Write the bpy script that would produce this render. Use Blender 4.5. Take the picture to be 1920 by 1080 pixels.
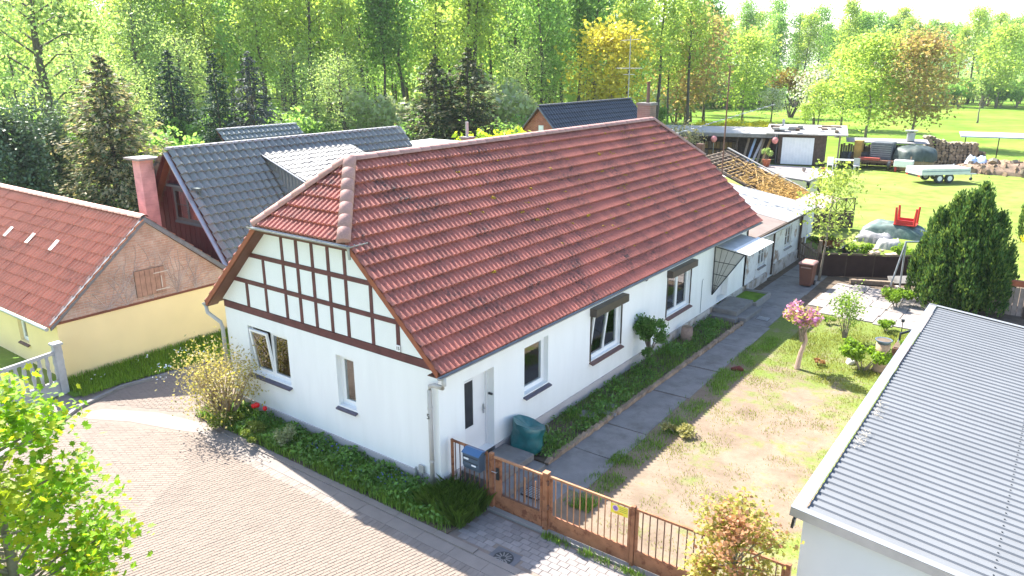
import bpy, bmesh, math, random
import numpy as np
from mathutils import Vector as V, Matrix

# ------------------------------------------------------------------ camera, sky, sun
scene = bpy.context.scene
for o in list(bpy.data.objects): bpy.data.objects.remove(o)
COL = scene.collection
CAM = V((9.472, -10.224, 8.669))
yaw, pit, rol = (math.radians(a) for a in (36.686, -16.684, -0.197))
fw = V((-math.sin(yaw)*math.cos(pit), math.cos(yaw)*math.cos(pit), math.sin(pit)))
rt = V((math.cos(yaw), math.sin(yaw), 0)); up = rt.cross(fw)
r2 = rt*math.cos(rol) + up*math.sin(rol); u2 = -rt*math.sin(rol) + up*math.cos(rol)
cd = bpy.data.cameras.new('camera'); cam = bpy.data.objects.new('camera', cd); COL.objects.link(cam)
cd.sensor_width = 36; cd.lens = 1409.08/1920*36; cd.clip_end = 6000; cd.clip_start = .1
cam.matrix_world = Matrix(((r2.x, u2.x, -fw.x, CAM.x), (r2.y, u2.y, -fw.y, CAM.y), (r2.z, u2.z, -fw.z, CAM.z), (0, 0, 0, 1)))
scene.camera = cam
sun_dir = V((-.865, .24, 1)).normalized()
world = bpy.data.worlds.new('World'); scene.world = world; world.use_nodes = True
wn = world.node_tree.nodes; wl_ = world.node_tree.links
sky = wn.new('ShaderNodeTexSky'); sky.sky_type = 'NISHITA'; sky.sun_disc = False
sky.sun_elevation = math.asin(sun_dir.z); sky.sun_rotation = math.atan2(sun_dir.x, sun_dir.y)
sky.air_density = 1.0; sky.dust_density = 1.2; sky.ozone_density = 1.0
bg = wn['Background']; bg.inputs[1].default_value = 0.12
wl_.new(sky.outputs[0], bg.inputs[0])
sd = bpy.data.lights.new('sun', 'SUN'); sd.energy = 4.9; sd.angle = math.radians(.53); sd.color = (1, .95, .86)
sun = bpy.data.objects.new('sun', sd); COL.objects.link(sun)
sun.rotation_euler = sun_dir.to_track_quat('Z', 'Y').to_euler(); sun.location = (-30, 10, 40)
scene.view_settings.view_transform = 'Standard'; scene.view_settings.look = 'None'
scene.view_settings.exposure = 1.93; scene.view_settings.gamma = 1
scene.cycles.max_bounces = 6; scene.cycles.diffuse_bounces = 3; scene.cycles.transparent_max_bounces = 6

# ------------------------------------------------------------------ helpers
RND = random.Random(7)
class MB:
    def __init__(s): s.v = []; s.f = []
    def poly(s, pts):
        n = len(s.v); s.v += [tuple(p) for p in pts]; s.f.append(tuple(range(n, n+len(pts)))); return s
    def obox(s, c, a, b, d):
        c, a, b, d = V(c), V(a), V(b), V(d); n = len(s.v)
        if a.cross(b).dot(d) < 0: a = -a
        for k in (-1, 1):
            for i, j in ((-1, -1), (1, -1), (1, 1), (-1, 1)): s.v.append(tuple(c+a*i+b*j+d*k))
        s.f += [tuple(n+i for i in q) for q in ((3, 2, 1, 0), (4, 5, 6, 7), (0, 1, 5, 4), (1, 2, 6, 5), (2, 3, 7, 6), (3, 0, 4, 7))]
        return s
    def box(s, x0, x1, y0, y1, z0, z1):
        return s.obox(((x0+x1)/2, (y0+y1)/2, (z0+z1)/2), ((x1-x0)/2, 0, 0), (0, (y1-y0)/2, 0), (0, 0, (z1-z0)/2))
    def bar(s, p, q, w, h, upv=(0, 0, 1)):
        p, q = V(p), V(q); d = q-p; L = d.length; d.normalize(); upv = V(upv)
        if abs(d.dot(upv)) > .98: upv = V((0, 1, 0))
        a = d.cross(upv).normalized(); b = a.cross(d)
        return s.obox((p+q)/2, d*L/2, a*w/2, b*h/2)
    def prism(s, pts, ext):
        ext = V(ext); a = [V(p) for p in pts]; nrm = V((0, 0, 0))
        for i in range(len(a)): nrm += a[i].cross(a[(i+1) % len(a)])
        if nrm.dot(ext) < 0: a.reverse()
        n = len(s.v); k = len(a); s.v += [tuple(p) for p in a] + [tuple(p+ext) for p in a]
        s.f.append(tuple(reversed(range(n, n+k)))); s.f.append(tuple(range(n+k, n+2*k)))
        for i in range(k): j = (i+1) % k; s.f.append((n+i, n+j, n+k+j, n+k+i))
        return s
    def tube(s, pts, rad, seg=8, cap=True):
        pts = [V(p) for p in pts]
        if not isinstance(rad, (list, tuple)): rad = [rad]*len(pts)
        n0 = len(s.v); ref = V((.13, .31, .94)).normalized()
        for i, p in enumerate(pts):
            d = (pts[min(i+1, len(pts)-1)]-pts[max(i-1, 0)]).normalized()
            r = ref if abs(d.dot(ref)) < .9 else V((1, 0, 0))
            a = d.cross(r).normalized(); b = d.cross(a)
            for k in range(seg):
                t = 2*math.pi*k/seg; s.v.append(tuple(p+(a*math.cos(t)+b*math.sin(t))*rad[i]))
        for i in range(len(pts)-1):
            for k in range(seg):
                j = (k+1) % seg; s.f.append((n0+i*seg+k, n0+i*seg+j, n0+(i+1)*seg+j, n0+(i+1)*seg+k))
        if cap:
            s.f.append(tuple(n0+k for k in reversed(range(seg)))); s.f.append(tuple(n0+(len(pts)-1)*seg+k for k in range(seg)))
        return s
    def mesh(s, name, mat=None, smooth=False):
        me = bpy.data.meshes.new(name); me.from_pydata(s.v, [], s.f); me.update()
        if mat: me.materials.append(mat)
        if smooth: me.polygons.foreach_set('use_smooth', [True]*len(me.polygons))
        return me
    def build(s, name, mat, parent=None, smooth=False, bevel=0):
        o = link(name, s.mesh(name, mat, smooth), parent)
        if bevel:
            m = o.modifiers.new('bevel', 'BEVEL'); m.width = bevel; m.segments = 2; m.limit_method = 'ANGLE'
        return o
def wpos(o):
    p = V((0, 0, 0))
    while o: p += o.location; o = o.parent
    return p
def link(name, me, parent=None, mw=None):
    """me is in world coordinates unless mw (its world matrix) is given"""
    o = bpy.data.objects.new(name, me); COL.objects.link(o)
    off = V((0, 0, 0))
    if parent: o.parent = parent; off = wpos(parent)
    if mw is None: o.location = -off
    else: o.matrix_basis = Matrix.Translation(-off) @ mw
    return o
def thing(name, label, cat, group=None, loc=(0, 0, 0)):
    o = bpy.data.objects.new(name, None); COL.objects.link(o); o.location = loc; o.empty_display_size = .2
    return tag(o, label, cat, group)
def tag(o, label, cat, group=None, kind=None):
    if label: o['label'] = label
    if cat: o['category'] = cat
    if group: o['group'] = group
    if kind: o['kind'] = kind
    return o
def structure(o, label=None):
    o['kind'] = 'structure'
    if label: o['label'] = label
    return o
def copy_tree(o, parent=None):
    c = o.copy(); COL.objects.link(c); c.parent = parent
    for ch in o.children: copy_tree(ch, c)
    return c
def arrmesh(name, verts, k, mat, smooth=False):
    """verts: (n*k,3) array, every k consecutive verts are one face"""
    verts = np.asarray(verts, dtype=np.float32).reshape(-1, 3); n = len(verts)//k
    me = bpy.data.meshes.new(name); me.vertices.add(len(verts)); me.vertices.foreach_set('co', verts.ravel())
    me.loops.add(n*k); me.loops.foreach_set('vertex_index', np.arange(n*k, dtype=np.int32))
    me.polygons.add(n); me.polygons.foreach_set('loop_start', np.arange(0, n*k, k, dtype=np.int32))
    me.update(calc_edges=True); me.materials.append(mat)
    return me

# ------------------------------------------------------------------ materials
def ntree(name):
    m = bpy.data.materials.new(name); m.use_nodes = True
    n = m.node_tree.nodes; b = n['Principled BSDF']; return m, n, m.node_tree.links, b
def noise(n, l, scale, detail=4, rough=.55, coord=None, vec_scale=None):
    t = n.new('ShaderNodeTexNoise'); t.inputs['Scale'].default_value = scale; t.inputs['Detail'].default_value = detail
    t.inputs['Roughness'].default_value = rough
    g = n.new('ShaderNodeNewGeometry'); src = g.outputs['Position']
    if vec_scale:
        mp = n.new('ShaderNodeMapping'); mp.inputs['Scale'].default_value = vec_scale; l.new(src, mp.inputs[0]); src = mp.outputs[0]
    l.new(src, t.inputs['Vector']); return t.outputs['Fac']
def ramp(n, l, fac, stops):
    r = n.new('ShaderNodeValToRGB'); e = r.color_ramp.elements
    while len(e) < len(stops): e.new(.5)
    for i, (p, c) in enumerate(stops): e[i].position = p; e[i].color = (*c, 1) if len(c) == 3 else c
    l.new(fac, r.inputs[0]); return r.outputs[0]
def mix(n, l, fac, a, b, mode='MIX'):
    m = n.new('ShaderNodeMix'); m.data_type = 'RGBA'; m.blend_type = mode
    for s, x in ((0, fac), (6, a), (7, b)):
        if isinstance(x, (int, float)): m.inputs[s].default_value = x
        elif isinstance(x, tuple): m.inputs[s].default_value = (*x, 1)
        else: l.new(x, m.inputs[s])
    return m.outputs[2]
def piece_random(n, l):
    g = n.new('ShaderNodeNewGeometry'); oi = n.new('ShaderNodeObjectInfo')
    a = n.new('ShaderNodeMath'); a.operation = 'ADD'; l.new(g.outputs['Random Per Island'], a.inputs[0]); l.new(oi.outputs['Random'], a.inputs[1])
    f = n.new('ShaderNodeMath'); f.operation = 'FRACT'; l.new(a.outputs[0], f.inputs[0]); return f.outputs[0]
def sc(c, k): return tuple(min(1, x*k) for x in c)
def mat(name, c, rough=.8, var=.18, scale=3, bump=0, bscale=25, metal=0, spec=.3, c2=None, t2=(.55, .7), s2=1.5, vs=None, piece=0):
    m, n, l, b = ntree(name)
    f = noise(n, l, scale, 5, vec_scale=vs)
    col = ramp(n, l, f, [(.3, sc(c, 1-var)), (.7, sc(c, 1+var))])
    if c2: col = mix(n, l, ramp(n, l, noise(n, l, s2, 6, .65, vec_scale=vs), [(t2[0], (0, 0, 0)), (t2[1], (1, 1, 1))]), col, c2)
    if piece: 
        col = mix(n, l, 1.0, col, ramp(n, l, piece_random(n, l), [(0, (1-piece,)*3), (1, (1+0*piece,)*3)]), 'MULTIPLY')
    l.new(col, b.inputs['Base Color']); b.inputs['Roughness'].default_value = rough
    b.inputs['Metallic'].default_value = metal; b.inputs['Specular IOR Level'].default_value = spec
    if bump:
        bp = n.new('ShaderNodeBump'); bp.inputs['Strength'].default_value = bump; bp.inputs['Distance'].default_value = .02
        l.new(noise(n, l, bscale, 6, .6), bp.inputs['Height']); l.new(bp.outputs[0], b.inputs['Normal'])
    return m
def leafmat(name, c, tr=.5, var=.35, c2=None, frac=.3, gloss=.35):
    m, n, l, b = ntree(name)
    g = n.new('ShaderNodeNewGeometry')
    col = ramp(n, l, g.outputs['Random Per Island'], [(0, sc(c, 1-var)), (1, sc(c, 1+var))])
    if c2:
        w = n.new('ShaderNodeTexWhiteNoise'); w.noise_dimensions = '1D'; l.new(g.outputs['Random Per Island'], w.inputs['W'])
        col = mix(n, l, ramp(n, l, w.outputs['Value'], [(frac-.04, (1, 1, 1)), (frac+.04, (0, 0, 0))]), col, c2)
    big = ramp(n, l, noise(n, l, .45, 3), [(.3, (.78, .8, .85)), (.7, (1.0, 1.0, 1.0))])
    col = mix(n, l, 1.0, col, big, 'MULTIPLY')
    l.new(col, b.inputs['Base Color']); b.inputs['Roughness'].default_value = .55; b.inputs['Specular IOR Level'].default_value = gloss
    t = n.new('ShaderNodeBsdfTranslucent'); l.new(mix(n, l, 1.0, col, (1.25, 1.2, .8), 'MULTIPLY'), t.inputs[0])
    ms = n.new('ShaderNodeMixShader'); ms.inputs[0].default_value = tr
    l.new(b.outputs[0], ms.inputs[1]); l.new(t.outputs[0], ms.inputs[2]); l.new(ms.outputs[0], n['Material Output'].inputs[0])
    return m
def tilemat(name, c, dark, moss, dt=(.5, .68), var=.35):
    m, n, l, b = ntree(name)
    col = ramp(n, l, piece_random(n, l), [(0, sc(c, 1-var)), (.55, c), (1, sc(c, 1+var*.8))])
    col = mix(n, l, ramp(n, l, noise(n, l, 22, 5, .7), [(.45, (0, 0, 0)), (.75, (.55, .55, .55))]), col, sc(c, 1.7))
    d1 = ramp(n, l, noise(n, l, .8, 7, .75), [(dt[0], (0, 0, 0)), (dt[1], (1, 1, 1))])
    d2 = ramp(n, l, noise(n, l, 9, 5, .7), [(.42, (0, 0, 0)), (.6, (1, 1, 1))])
    col = mix(n, l, mix(n, l, 1.0, d1, d2, 'MULTIPLY'), col, dark)
    if moss: col = mix(n, l, ramp(n, l, noise(n, l, 3.1, 6, .75), [(.68, (0, 0, 0)), (.76, (.7, .7, .7))]), col, moss)
    l.new(col, b.inputs['Base Color']); b.inputs['Roughness'].default_value = .62; b.inputs['Specular IOR Level'].default_value = .45
    bp = n.new('ShaderNodeBump'); bp.inputs['Strength'].default_value = .35; bp.inputs['Distance'].default_value = .01
    l.new(noise(n, l, 60, 4), bp.inputs['Height']); l.new(bp.outputs[0], b.inputs['Normal'])
    return m
def glassmat():
    m, n, l, b = ntree('window_glass')
    fr = n.new('ShaderNodeFresnel'); fr.inputs[0].default_value = 1.5
    gl = n.new('ShaderNodeBsdfGlossy'); gl.inputs['Roughness'].default_value = .015; gl.inputs[0].default_value = (1, 1, 1, 1)
    tr = n.new('ShaderNodeBsdfTransparent'); tr.inputs[0].default_value = (.72, .77, .78, 1)
    mx = n.new('ShaderNodeMath'); mx.operation = 'MULTIPLY_ADD'; mx.inputs[1].default_value = 1.6; mx.inputs[2].default_value = .08; l.new(fr.outputs[0], mx.inputs[0])
    ms = n.new('ShaderNodeMixShader'); l.new(mx.outputs[0], ms.inputs[0]); l.new(tr.outputs[0], ms.inputs[1]); l.new(gl.outputs[0], ms.inputs[2])
    l.new(ms.outputs[0], n['Material Output'].inputs[0]); return m
def brickmat(name, c1, c2, mortar, axis, w=.25, h=.075, stain=None):
    m, n, l, b = ntree(name)
    g = n.new('ShaderNodeNewGeometry'); sp = n.new('ShaderNodeSeparateXYZ'); l.new(g.outputs['Position'], sp.inputs[0])
    cb = n.new('ShaderNodeCombineXYZ'); l.new(sp.outputs[axis], cb.inputs[0]); l.new(sp.outputs[2], cb.inputs[1])
    t = n.new('ShaderNodeTexBrick'); l.new(cb.outputs[0], t.inputs['Vector']); t.inputs['Scale'].default_value = 1
    t.inputs['Brick Width'].default_value = w; t.inputs['Row Height'].default_value = h; t.inputs['Mortar Size'].default_value = .008
    t.inputs['Color1'].default_value = (*c1, 1); t.inputs['Color2'].default_value = (*c2, 1); t.inputs['Mortar'].default_value = (*mortar, 1)
    col = mix(n, l, 1.0, t.outputs[0], ramp(n, l, noise(n, l, 2.5, 5), [(.3, (.7, .7, .7)), (.7, (1.1, 1.1, 1.1))]), 'MULTIPLY')
    if stain: col = mix(n, l, ramp(n, l, noise(n, l, 1.3, 6, .7), [(.5, (0, 0, 0)), (.68, (.8, .8, .8))]), col, stain)
    l.new(col, b.inputs['Base Color']); b.inputs['Roughness'].default_value = .9
    bp = n.new('ShaderNodeBump'); bp.inputs['Strength'].default_value = .5; bp.inputs['Distance'].default_value = .01; bp.invert = True
    l.new(t.outputs['Fac'], bp.inputs['Height']); l.new(bp.outputs[0], b.inputs['Normal'])
    return m
def yardmat():
    m, n, l, b = ntree('yard_soil')
    sand = ramp(n, l, noise(n, l, 1.1, 8, .7), [(.3, (.15, .11, .08)), (.55, (.212, .165, .122)), (.8, (.26, .21, .16))])
    grass = ramp(n, l, noise(n, l, 14, 5, .7), [(.3, (.09, .13, .025)), (.7, (.18, .22, .055))])
    g = n.new('ShaderNodeNewGeometry'); sp = n.new('ShaderNodeSeparateXYZ'); l.new(g.outputs['Position'], sp.inputs[0])
    mr = n.new('ShaderNodeMapRange'); l.new(sp.outputs[1], mr.inputs[0]); mr.inputs[1].default_value = 7.5; mr.inputs[2].default_value = 13; mr.inputs[3].default_value = -.05; mr.inputs[4].default_value = .17
    mx = n.new('ShaderNodeMapRange'); l.new(sp.outputs[0], mx.inputs[0]); mx.inputs[1].default_value = 5.2; mx.inputs[2].default_value = 7; mx.inputs[3].default_value = 0; mx.inputs[4].default_value = .16
    s1 = n.new('ShaderNodeMath'); s1.operation = 'ADD'; l.new(mr.outputs[0], s1.inputs[0]); l.new(mx.outputs[0], s1.inputs[1])
    s2 = n.new('ShaderNodeMath'); s2.operation = 'ADD'; l.new(s1.outputs[0], s2.inputs[0]); l.new(noise(n, l, .9, 8, .72), s2.inputs[1])
    col = mix(n, l, ramp(n, l, s2.outputs[0], [(.49, (0, 0, 0)), (.64, (1, 1, 1))]), sand, grass)
    l.new(col, b.inputs['Base Color']); b.inputs['Roughness'].default_value = .95; b.inputs['Specular IOR Level'].default_value = .1
    bp = n.new('ShaderNodeBump'); bp.inputs['Strength'].default_value = .6; bp.inputs['Distance'].default_value = .04
    l.new(noise(n, l, 9, 8, .7), bp.inputs['Height']); l.new(bp.outputs[0], b.inputs['Normal'])
    return m
WHITE = mat('white_render', (.82, .82, .80), .85, .03, 1.2, .15, 60, c2=(.765, .76, .74), t2=(.5, .9), s2=1.6, vs=(2, 2, .35))
INFILL = mat('infill_render', (.80, .81, .79), .85, .03, 2, .2, 40)
PLINTH = mat('plinth_render', (.46, .42, .42), .9, .08, 2, .25, 30)
PLINTH_OLD = mat('weathered_plinth', (.50, .46, .43), .9, .15, 2, .5, 14, c2=(.30, .25, .20), t2=(.48, .6), s2=2.2)
TIMBER = mat('brown_timber', (.12, .042, .042), .6, .25, 4, .2, 40)
SOFFIT = mat('soffit_boards', (.13, .055, .035), .6, .2, 4)
TERRA = mat('terracotta_verge', (.29, .09, .045), .7, .2, 6)
TILE = tilemat('red_roof_tile', (.37, .118, .086), (.05, .034, .032), (.30, .17, .03), (.44, .66), .2)
RIDGE = tilemat('ridge_tile', (.40, .21, .18), (.25, .15, .13), None, (.6, .8), .15)
YTILE = tilemat('ribbed_red_tile', (.44, .19, .125), (.16, .085, .065), None, (.55, .8), .1)
GTILE = tilemat('grey_glazed_tile', (.185, .205, .195), (.12, .135, .13), None, (.6, .8), .1)
PALETILE = tilemat('pale_grey_tile', (.19, .19, .18), (.10, .10, .10), None, (.65, .85), .12)
BTILE = tilemat('dark_barn_tile', (.03, .035, .045), (.02, .02, .025), None, (.6, .8), .35)
for m_ in (GTILE, BTILE): m_.node_tree.nodes['Principled BSDF'].inputs['Roughness'].default_value = .33
ZINC = mat('zinc', (.36, .37, .38), .5, .1, 5, metal=.5)
PIPE = mat('painted_downpipe', (.46, .44, .42), .5, .08, 5)
PVC = mat('white_window_frame', (.82, .82, .81), .35, .02)
GLASS = glassmat()
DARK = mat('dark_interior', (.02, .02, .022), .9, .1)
CURTAIN = mat('net_curtain', (.62, .60, .56), .9, .05, 8)
SILL = mat('dark_sill', (.10, .09, .12), .45, .12, 6)
SILLBR = mat('brown_sill', (.16, .09, .08), .5, .15, 6)
SHUT = mat('bronze_shutter_box', (.075, .06, .05), .4, .12, 6)
CONC = mat('concrete', (.205, .195, .188), .9, .14, 2.2, .35, 30, c2=(.13, .12, .11), t2=(.5, .7), s2=1.4)
CONCLT = mat('pale_concrete', (.27, .255, .24), .9, .1, 3, .3, 30)
PAVER = mat('beige_paver', (.222, .180, .150), .9, .05, 6, .15, 50, piece=.08, spec=.2, c2=(.185, .15, .125), t2=(.5, .75), s2=.55)
PAVERGR = mat('grey_paver', (.26, .235, .225), .9, .1, 5, .25, 50, piece=.22, spec=.2)
JOINT = mat('joint_sand', (.192, .156, .131), .95, .12, 8)
RUST = mat('rusty_orange_paint', (.29, .125, .062), .65, .25, 5, .2, 40, c2=(.17, .06, .03), t2=(.52, .62), s2=6)
RUSTD = mat('dark_rust_bar', (.13, .065, .045), .6, .25, 8)
BRASSBAR = mat('worn_orange_bar', (.36, .18, .095), .6, .3, 6)
STEEL = mat('galvanised_steel', (.45, .47, .50), .4, .08, 4, metal=.6)
ROOFSHEET = mat('trapezoid_sheet', (.165, .172, .182), .6, .06, 1.2, metal=.1)
GARAGEW = mat('garage_render', (.66, .66, .66), .85, .03, 1.5)
DARKMET = mat('dark_metal', (.04, .045, .05), .45, .15, 6, metal=.4)
YELLOWW = mat('yellow_render', (.88, .69, .36), .9, .05, .8, .1, 50)
BRICKV = brickmat('weathered_brick', (.46, .25, .18), (.52, .31, .23), (.52, .42, .34), 1, stain=(.56, .44, .37))
BRICKB = brickmat('red_brick', (.38, .09, .05), (.45, .13, .07), (.40, .30, .26), 0)
BRICKC = brickmat('chimney_brick', (.22, .15, .12), (.27, .19, .15), (.28, .25, .22), 0, stain=(.21, .195, .18))
BRICKC2 = brickmat('pink_chimney_block', (.62, .38, .36), (.64, .40, .38), (.56, .34, .32), 0, .5, .25)
SLATE = mat('grey_verge_slate', (.16, .16, .17), .7, .2, 6)
BOARD = mat('dark_red_boards', (.065, .022, .024), .65, .3, 5, .2, 30, vs=(6, 6, .6))
GREENFR = mat('grey_green_frame', (.06, .09, .09), .5, .1)
WOOD = mat('weathered_wood', (.22, .165, .12), .85, .25, 5, .3, 40, vs=(5, 5, .8))
WOODY = mat('yellowed_lath', (.33, .21, .08), .85, .3, 5)
WOODD = mat('dark_old_wood', (.085, .06, .045), .85, .3, 5)
LOG = mat('cut_log', (.36, .25, .16), .85, .25, 9, piece=.6)
BARK = mat('bark', (.10, .085, .068), .9, .3, 6, .4, 20, vs=(4, 4, .8))
BARKL = mat('pale_bark', (.22, .185, .14), .9, .3, 6, .3, 20)
SOIL = mat('dark_soil', (.12, .09, .065), .95, .3, 4, .6, 12)
GRASSG = mat('lawn', (.155, .215, .04), .95, .3, 1.1, .8, 6, c2=(.225, .24, .075), t2=(.45, .7), s2=.25, spec=.1)
MEADOW = mat('meadow_grass', (.11, .215, .018), .95, .35, .3, .8, 2.5, c2=(.18, .235, .04), t2=(.42, .62), s2=.09, spec=.1)
VERGEG = mat('verge_grass', (.13, .22, .03), .95, .25, 3, .6, 20, spec=.1)
YARD = yardmat()

# ------------------------------------------------------------------ the ground
def sheet(name, pts, z, m, label=None, thick=0):
    mb = MB()
    if thick: mb.prism([(x, y, z-thick) for x, y in pts], (0, 0, thick))
    else: mb.poly([(x, y, z) for x, y in pts])
    o = mb.build(name, m); structure(o, label); return o
sheet('ground', [(-1500, -300), (1500, -300), (1500, 2500), (-1500, 2500)], -.09, MEADOW, 'bright green meadow running back to the trees')
sheet('lawn', [(-13, 24.6), (30, 24.6), (30, 66), (-18, 66)], -.05, GRASSG, 'sunlit mown lawn around the parked trailer')
road = sheet('street', [(-8, -14), (13, -14), (13, .12), (1.05, .12), (1.0, -1.0), (-7.2, -1.0), (-8.0, 1.5), (-8.5, 8), (-11.0, 8), (-11.2, -2.2), (-9.9, -3.3), (-9.2, -5)], -.009, JOINT, 'beige paved street curving between the houses')
sheet('pavement', [(-14, -14), (-8, -14), (-9.2, -5), (-9.9, -3.3), (-11.2, -2.2), (-13, -2.2)], -.006, mat('pavement_slabs', (.26, .22, .195), .9, .08, 2), 'beige pavement beside the concrete fence')
sheet('front_garden', [(-30, -14), (-11.6, -14), (-11.6, -2.6), (-12.6, -1.9), (-30, -1.9)], .02, GRASSG, 'sunny front garden behind the concrete fence')
sheet('verge', [(-13, -2.3), (-11.2, -2.35), (-10.9, .6), (-9.6, 3.2), (-8.6, 6.5), (-8.6, 9), (-13, 9)], .03, VERGEG, 'grass strip below the yellow wall')
sheet('yard', [(2.0, .3), (14, .3), (14, 16.9), (2.0, 16.9)], 0.0, YARD, 'bare sandy yard with patchy grass')
sheet('courtyard', [(-9, 17), (2.2, 17), (2.2, 25.5), (-9, 25.5)], -.006, SOIL, 'dark trodden ground by the annex')
sheet('back_garden', [(1.6, 16.9), (14, 16.9), (14, 25.2), (1.6, 25.2)], -.012, SOIL, 'brown soil of the back garden')
sheet('front_yard_apron', [(.0, .3), (2.05, .3), (2.05, 2.3), (.0, 2.3)], .004, CONC, 'concrete apron behind the small gate')
sheet('wall_bed', [(0, 2.3), (1.08, 2.3), (1.22, 14.0), (0, 14.0)], .05, SOIL, 'planted bed along the white wall', .08)
sheet('gable_bed', [(-7.6, -1.0), (1.0, -1.0), (1.1, .15), (0, .3), (-7.9, .5)], .03, SOIL, 'planted bed below the timbered gable', .1)
# concrete path slabs
path = sheet('path', [(1.0, 1.5), (2.45, 1.5), (2.15, 17), (2.0, 24.5), (0, 24.5), (0, 17.2), (1.2, 14)], -.003, SOIL, 'long concrete path beside the white house')
y = 1.75; k = 0
ends = [3.35, 4.9, 7.4, 9.6, 12.0, 14.3, 16.6, 18.9, 21.2, 23.4]
for y1 in ends:
    x0 = 1.1 if y < 14 else .35; x1 = 2.36-.022*(y-1.75); x1b = 2.36-.022*(y1-1.75); j = RND.uniform(-.05, .05)
    mb = MB().prism([(x0, y+.01, -.04), (x1+j, y+.02+RND.uniform(-.04, .04), -.04), (x1b+j, y1-.015, -.04), (x0+.01, y1-.02+RND.uniform(-.04, .04), -.04)], (0, 0, .058+RND.uniform(-.006, .006)))
    mb.build('path_slab', CONC, path, bevel=.008); y = y1
for (gx, gy, lab) in ((1.55, 1.17, 'iron drain grate in the concrete behind the small gate'), (1.62, 15.1, 'iron drain grate in the path near the steps')):
    g = thing('drain_grate', lab, 'drain grate', loc=(gx, gy, .02))
    MB().box(gx-.22, gx+.22, gy-.2, gy+.2, .005, .026).build('rim', DARKMET, g)
    for i in range(7): MB().box(gx-.2, gx+.2, gy-.17+i*.052, gy-.15+i*.052, .026, .034).build('grate_bar', STEEL, g)
# diagonal edging bricks along the bed
edge = thing('bed_edging', 'row of slanted edging bricks between bed and concrete path', 'edging', loc=(1.1, 2.3, 0))
mb = MB().obox((0, 0, .05), (.055, 0, 0), (0, .095, .035), (0, -.022, .05)); em = mb.mesh('edging_brick', mat('edging_brick', (.34, .25, .18), .9, .25, 8, .3, 30, piece=.35))
for i in range(64):
    yy = 2.4+i*.184; link('edging_brick', em, edge, Matrix.Translation((1.09+.012*(yy-2.3)+RND.uniform(-.015, .015), yy, RND.uniform(-.01, .015))) @ Matrix.Rotation(RND.uniform(-.25, .1), 4, 'Z'))
# patio slabs
patio = thing('patio', 'pinkish flagstone patio beside the dark conifer', 'patio', loc=(4, 18, 0))
pm = mat('patio_slab', (.28, .25, .235), .9, .1, 2, .2, 20, piece=.2)
n = 0
for i in range(8):
    for j in range(5):
        x0 = 2.35+i*.62+.05*j; y0 = 16.75+j*.92+(.18*(i % 2))
        if x0 > 6.6 or (i == 0 and j == 0): continue
        mb = MB().obox((x0+.3, y0+.45, RND.uniform(-.004, .008)), (.3, RND.uniform(-.01, .01), 0), (0, .445, 0), (0, 0, .025)); mb.build('slab', pm, patio, bevel=.006)

# street pavers: two fields with different courses
def inpoly(p, poly):
    c = False; j = len(poly)-1
    for i in range(len(poly)):
        a, b = poly[i], poly[j]
        if (a[1] > p[1]) != (b[1] > p[1]) and p[0] < (b[0]-a[0])*(p[1]-a[1])/(b[1]-a[1])+a[0]: c = not c
        j = i
    return c
def paver_field(poly, ang, w, h, m, nmax, ztop=0.0, origin=(0, 0), gap=.006, name='paver', holes=(), strict=True):
    ca, sa = math.cos(ang), math.sin(ang); us = [(x*ca+y*sa, -x*sa+y*ca) for x, y in poly]
    u0, u1 = min(u for u, v in us), max(u for u, v in us); v0, v1 = min(v for u, v in us), max(v for u, v in us)
    b = .006
    mb = MB(); n_ = 0
    top = [(-w/2+gap/2+b, -h/2+gap/2+b), (w/2-gap/2-b, -h/2+gap/2+b), (w/2-gap/2-b, h/2-gap/2-b), (-w/2+gap/2+b, h/2-gap/2-b)]
    bot = [(-w/2+gap/2, -h/2+gap/2), (w/2-gap/2, -h/2+gap/2), (w/2-gap/2, h/2-gap/2), (-w/2+gap/2, h/2-gap/2)]
    mb.v = [(*t, 0) for t in top]+[(*t, -b) for t in bot]+[(*t, -.05) for t in bot]
    mb.f = [(0, 1, 2, 3)]+[(i, i+4, (i+1) % 4+4, (i+1) % 4) for i in range(4)]+[(i+4, i+8, (i+1) % 4+8, (i+1) % 4+4) for i in range(4)]
    me = mb.mesh(name, m); cells = []
    r = int(v0/h)-1
    while r*h < v1:
        u = u0-w+(.5*w if r % 2 else 0)
        while u < u1+w:
            x, y = u*ca-(r*h)*sa, u*sa+(r*h)*ca
            cor = [(x+dx*ca-dy*sa, y+dx*sa+dy*ca) for dx, dy in ((-w*.4, -h*.4), (w*.4, -h*.4), (w*.4, h*.4), (-w*.4, h*.4))]
            if (all(inpoly(q, poly) for q in cor) if strict else inpoly((x, y), poly)) and not any(inpoly((x, y), hl) for hl in holes): cells.append((x, y))
            u += w
        r += 1
    cells.sort(key=lambda c: (c[0]-CAM.x)**2+(c[1]-CAM.y)**2)
    vis = [c for c in cells if seen(V((c[0], c[1], 0)))]; inv = [c for c in cells if not seen(V((c[0], c[1], 0)))]
    tv, tf = np.array(me.vertices.__len__() and [tuple(v.co) for v in me.vertices]), [tuple(p.vertices) for p in me.polygons]
    rest = MB()
    for i, (x, y) in enumerate(vis+inv):
        z = ztop+RND.uniform(-.003, .002); M = Matrix.Translation((x, y, z)) @ Matrix.Rotation(ang, 4, 'Z') @ Matrix.Rotation(RND.uniform(-.006, .006), 4, 'X') @ Matrix.Rotation(RND.uniform(-.006, .006), 4, 'Y')
        if i < nmax: link(name, me, road, M)
        else:
            k0 = len(rest.v); rest.v += [tuple(M @ V(t)) for t in tv]; rest.f += [tuple(k0+a for a in f) for f in tf]
    if rest.v: tag(rest.build(name+'_field', m, road), None, None, kind='stuff')
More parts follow.
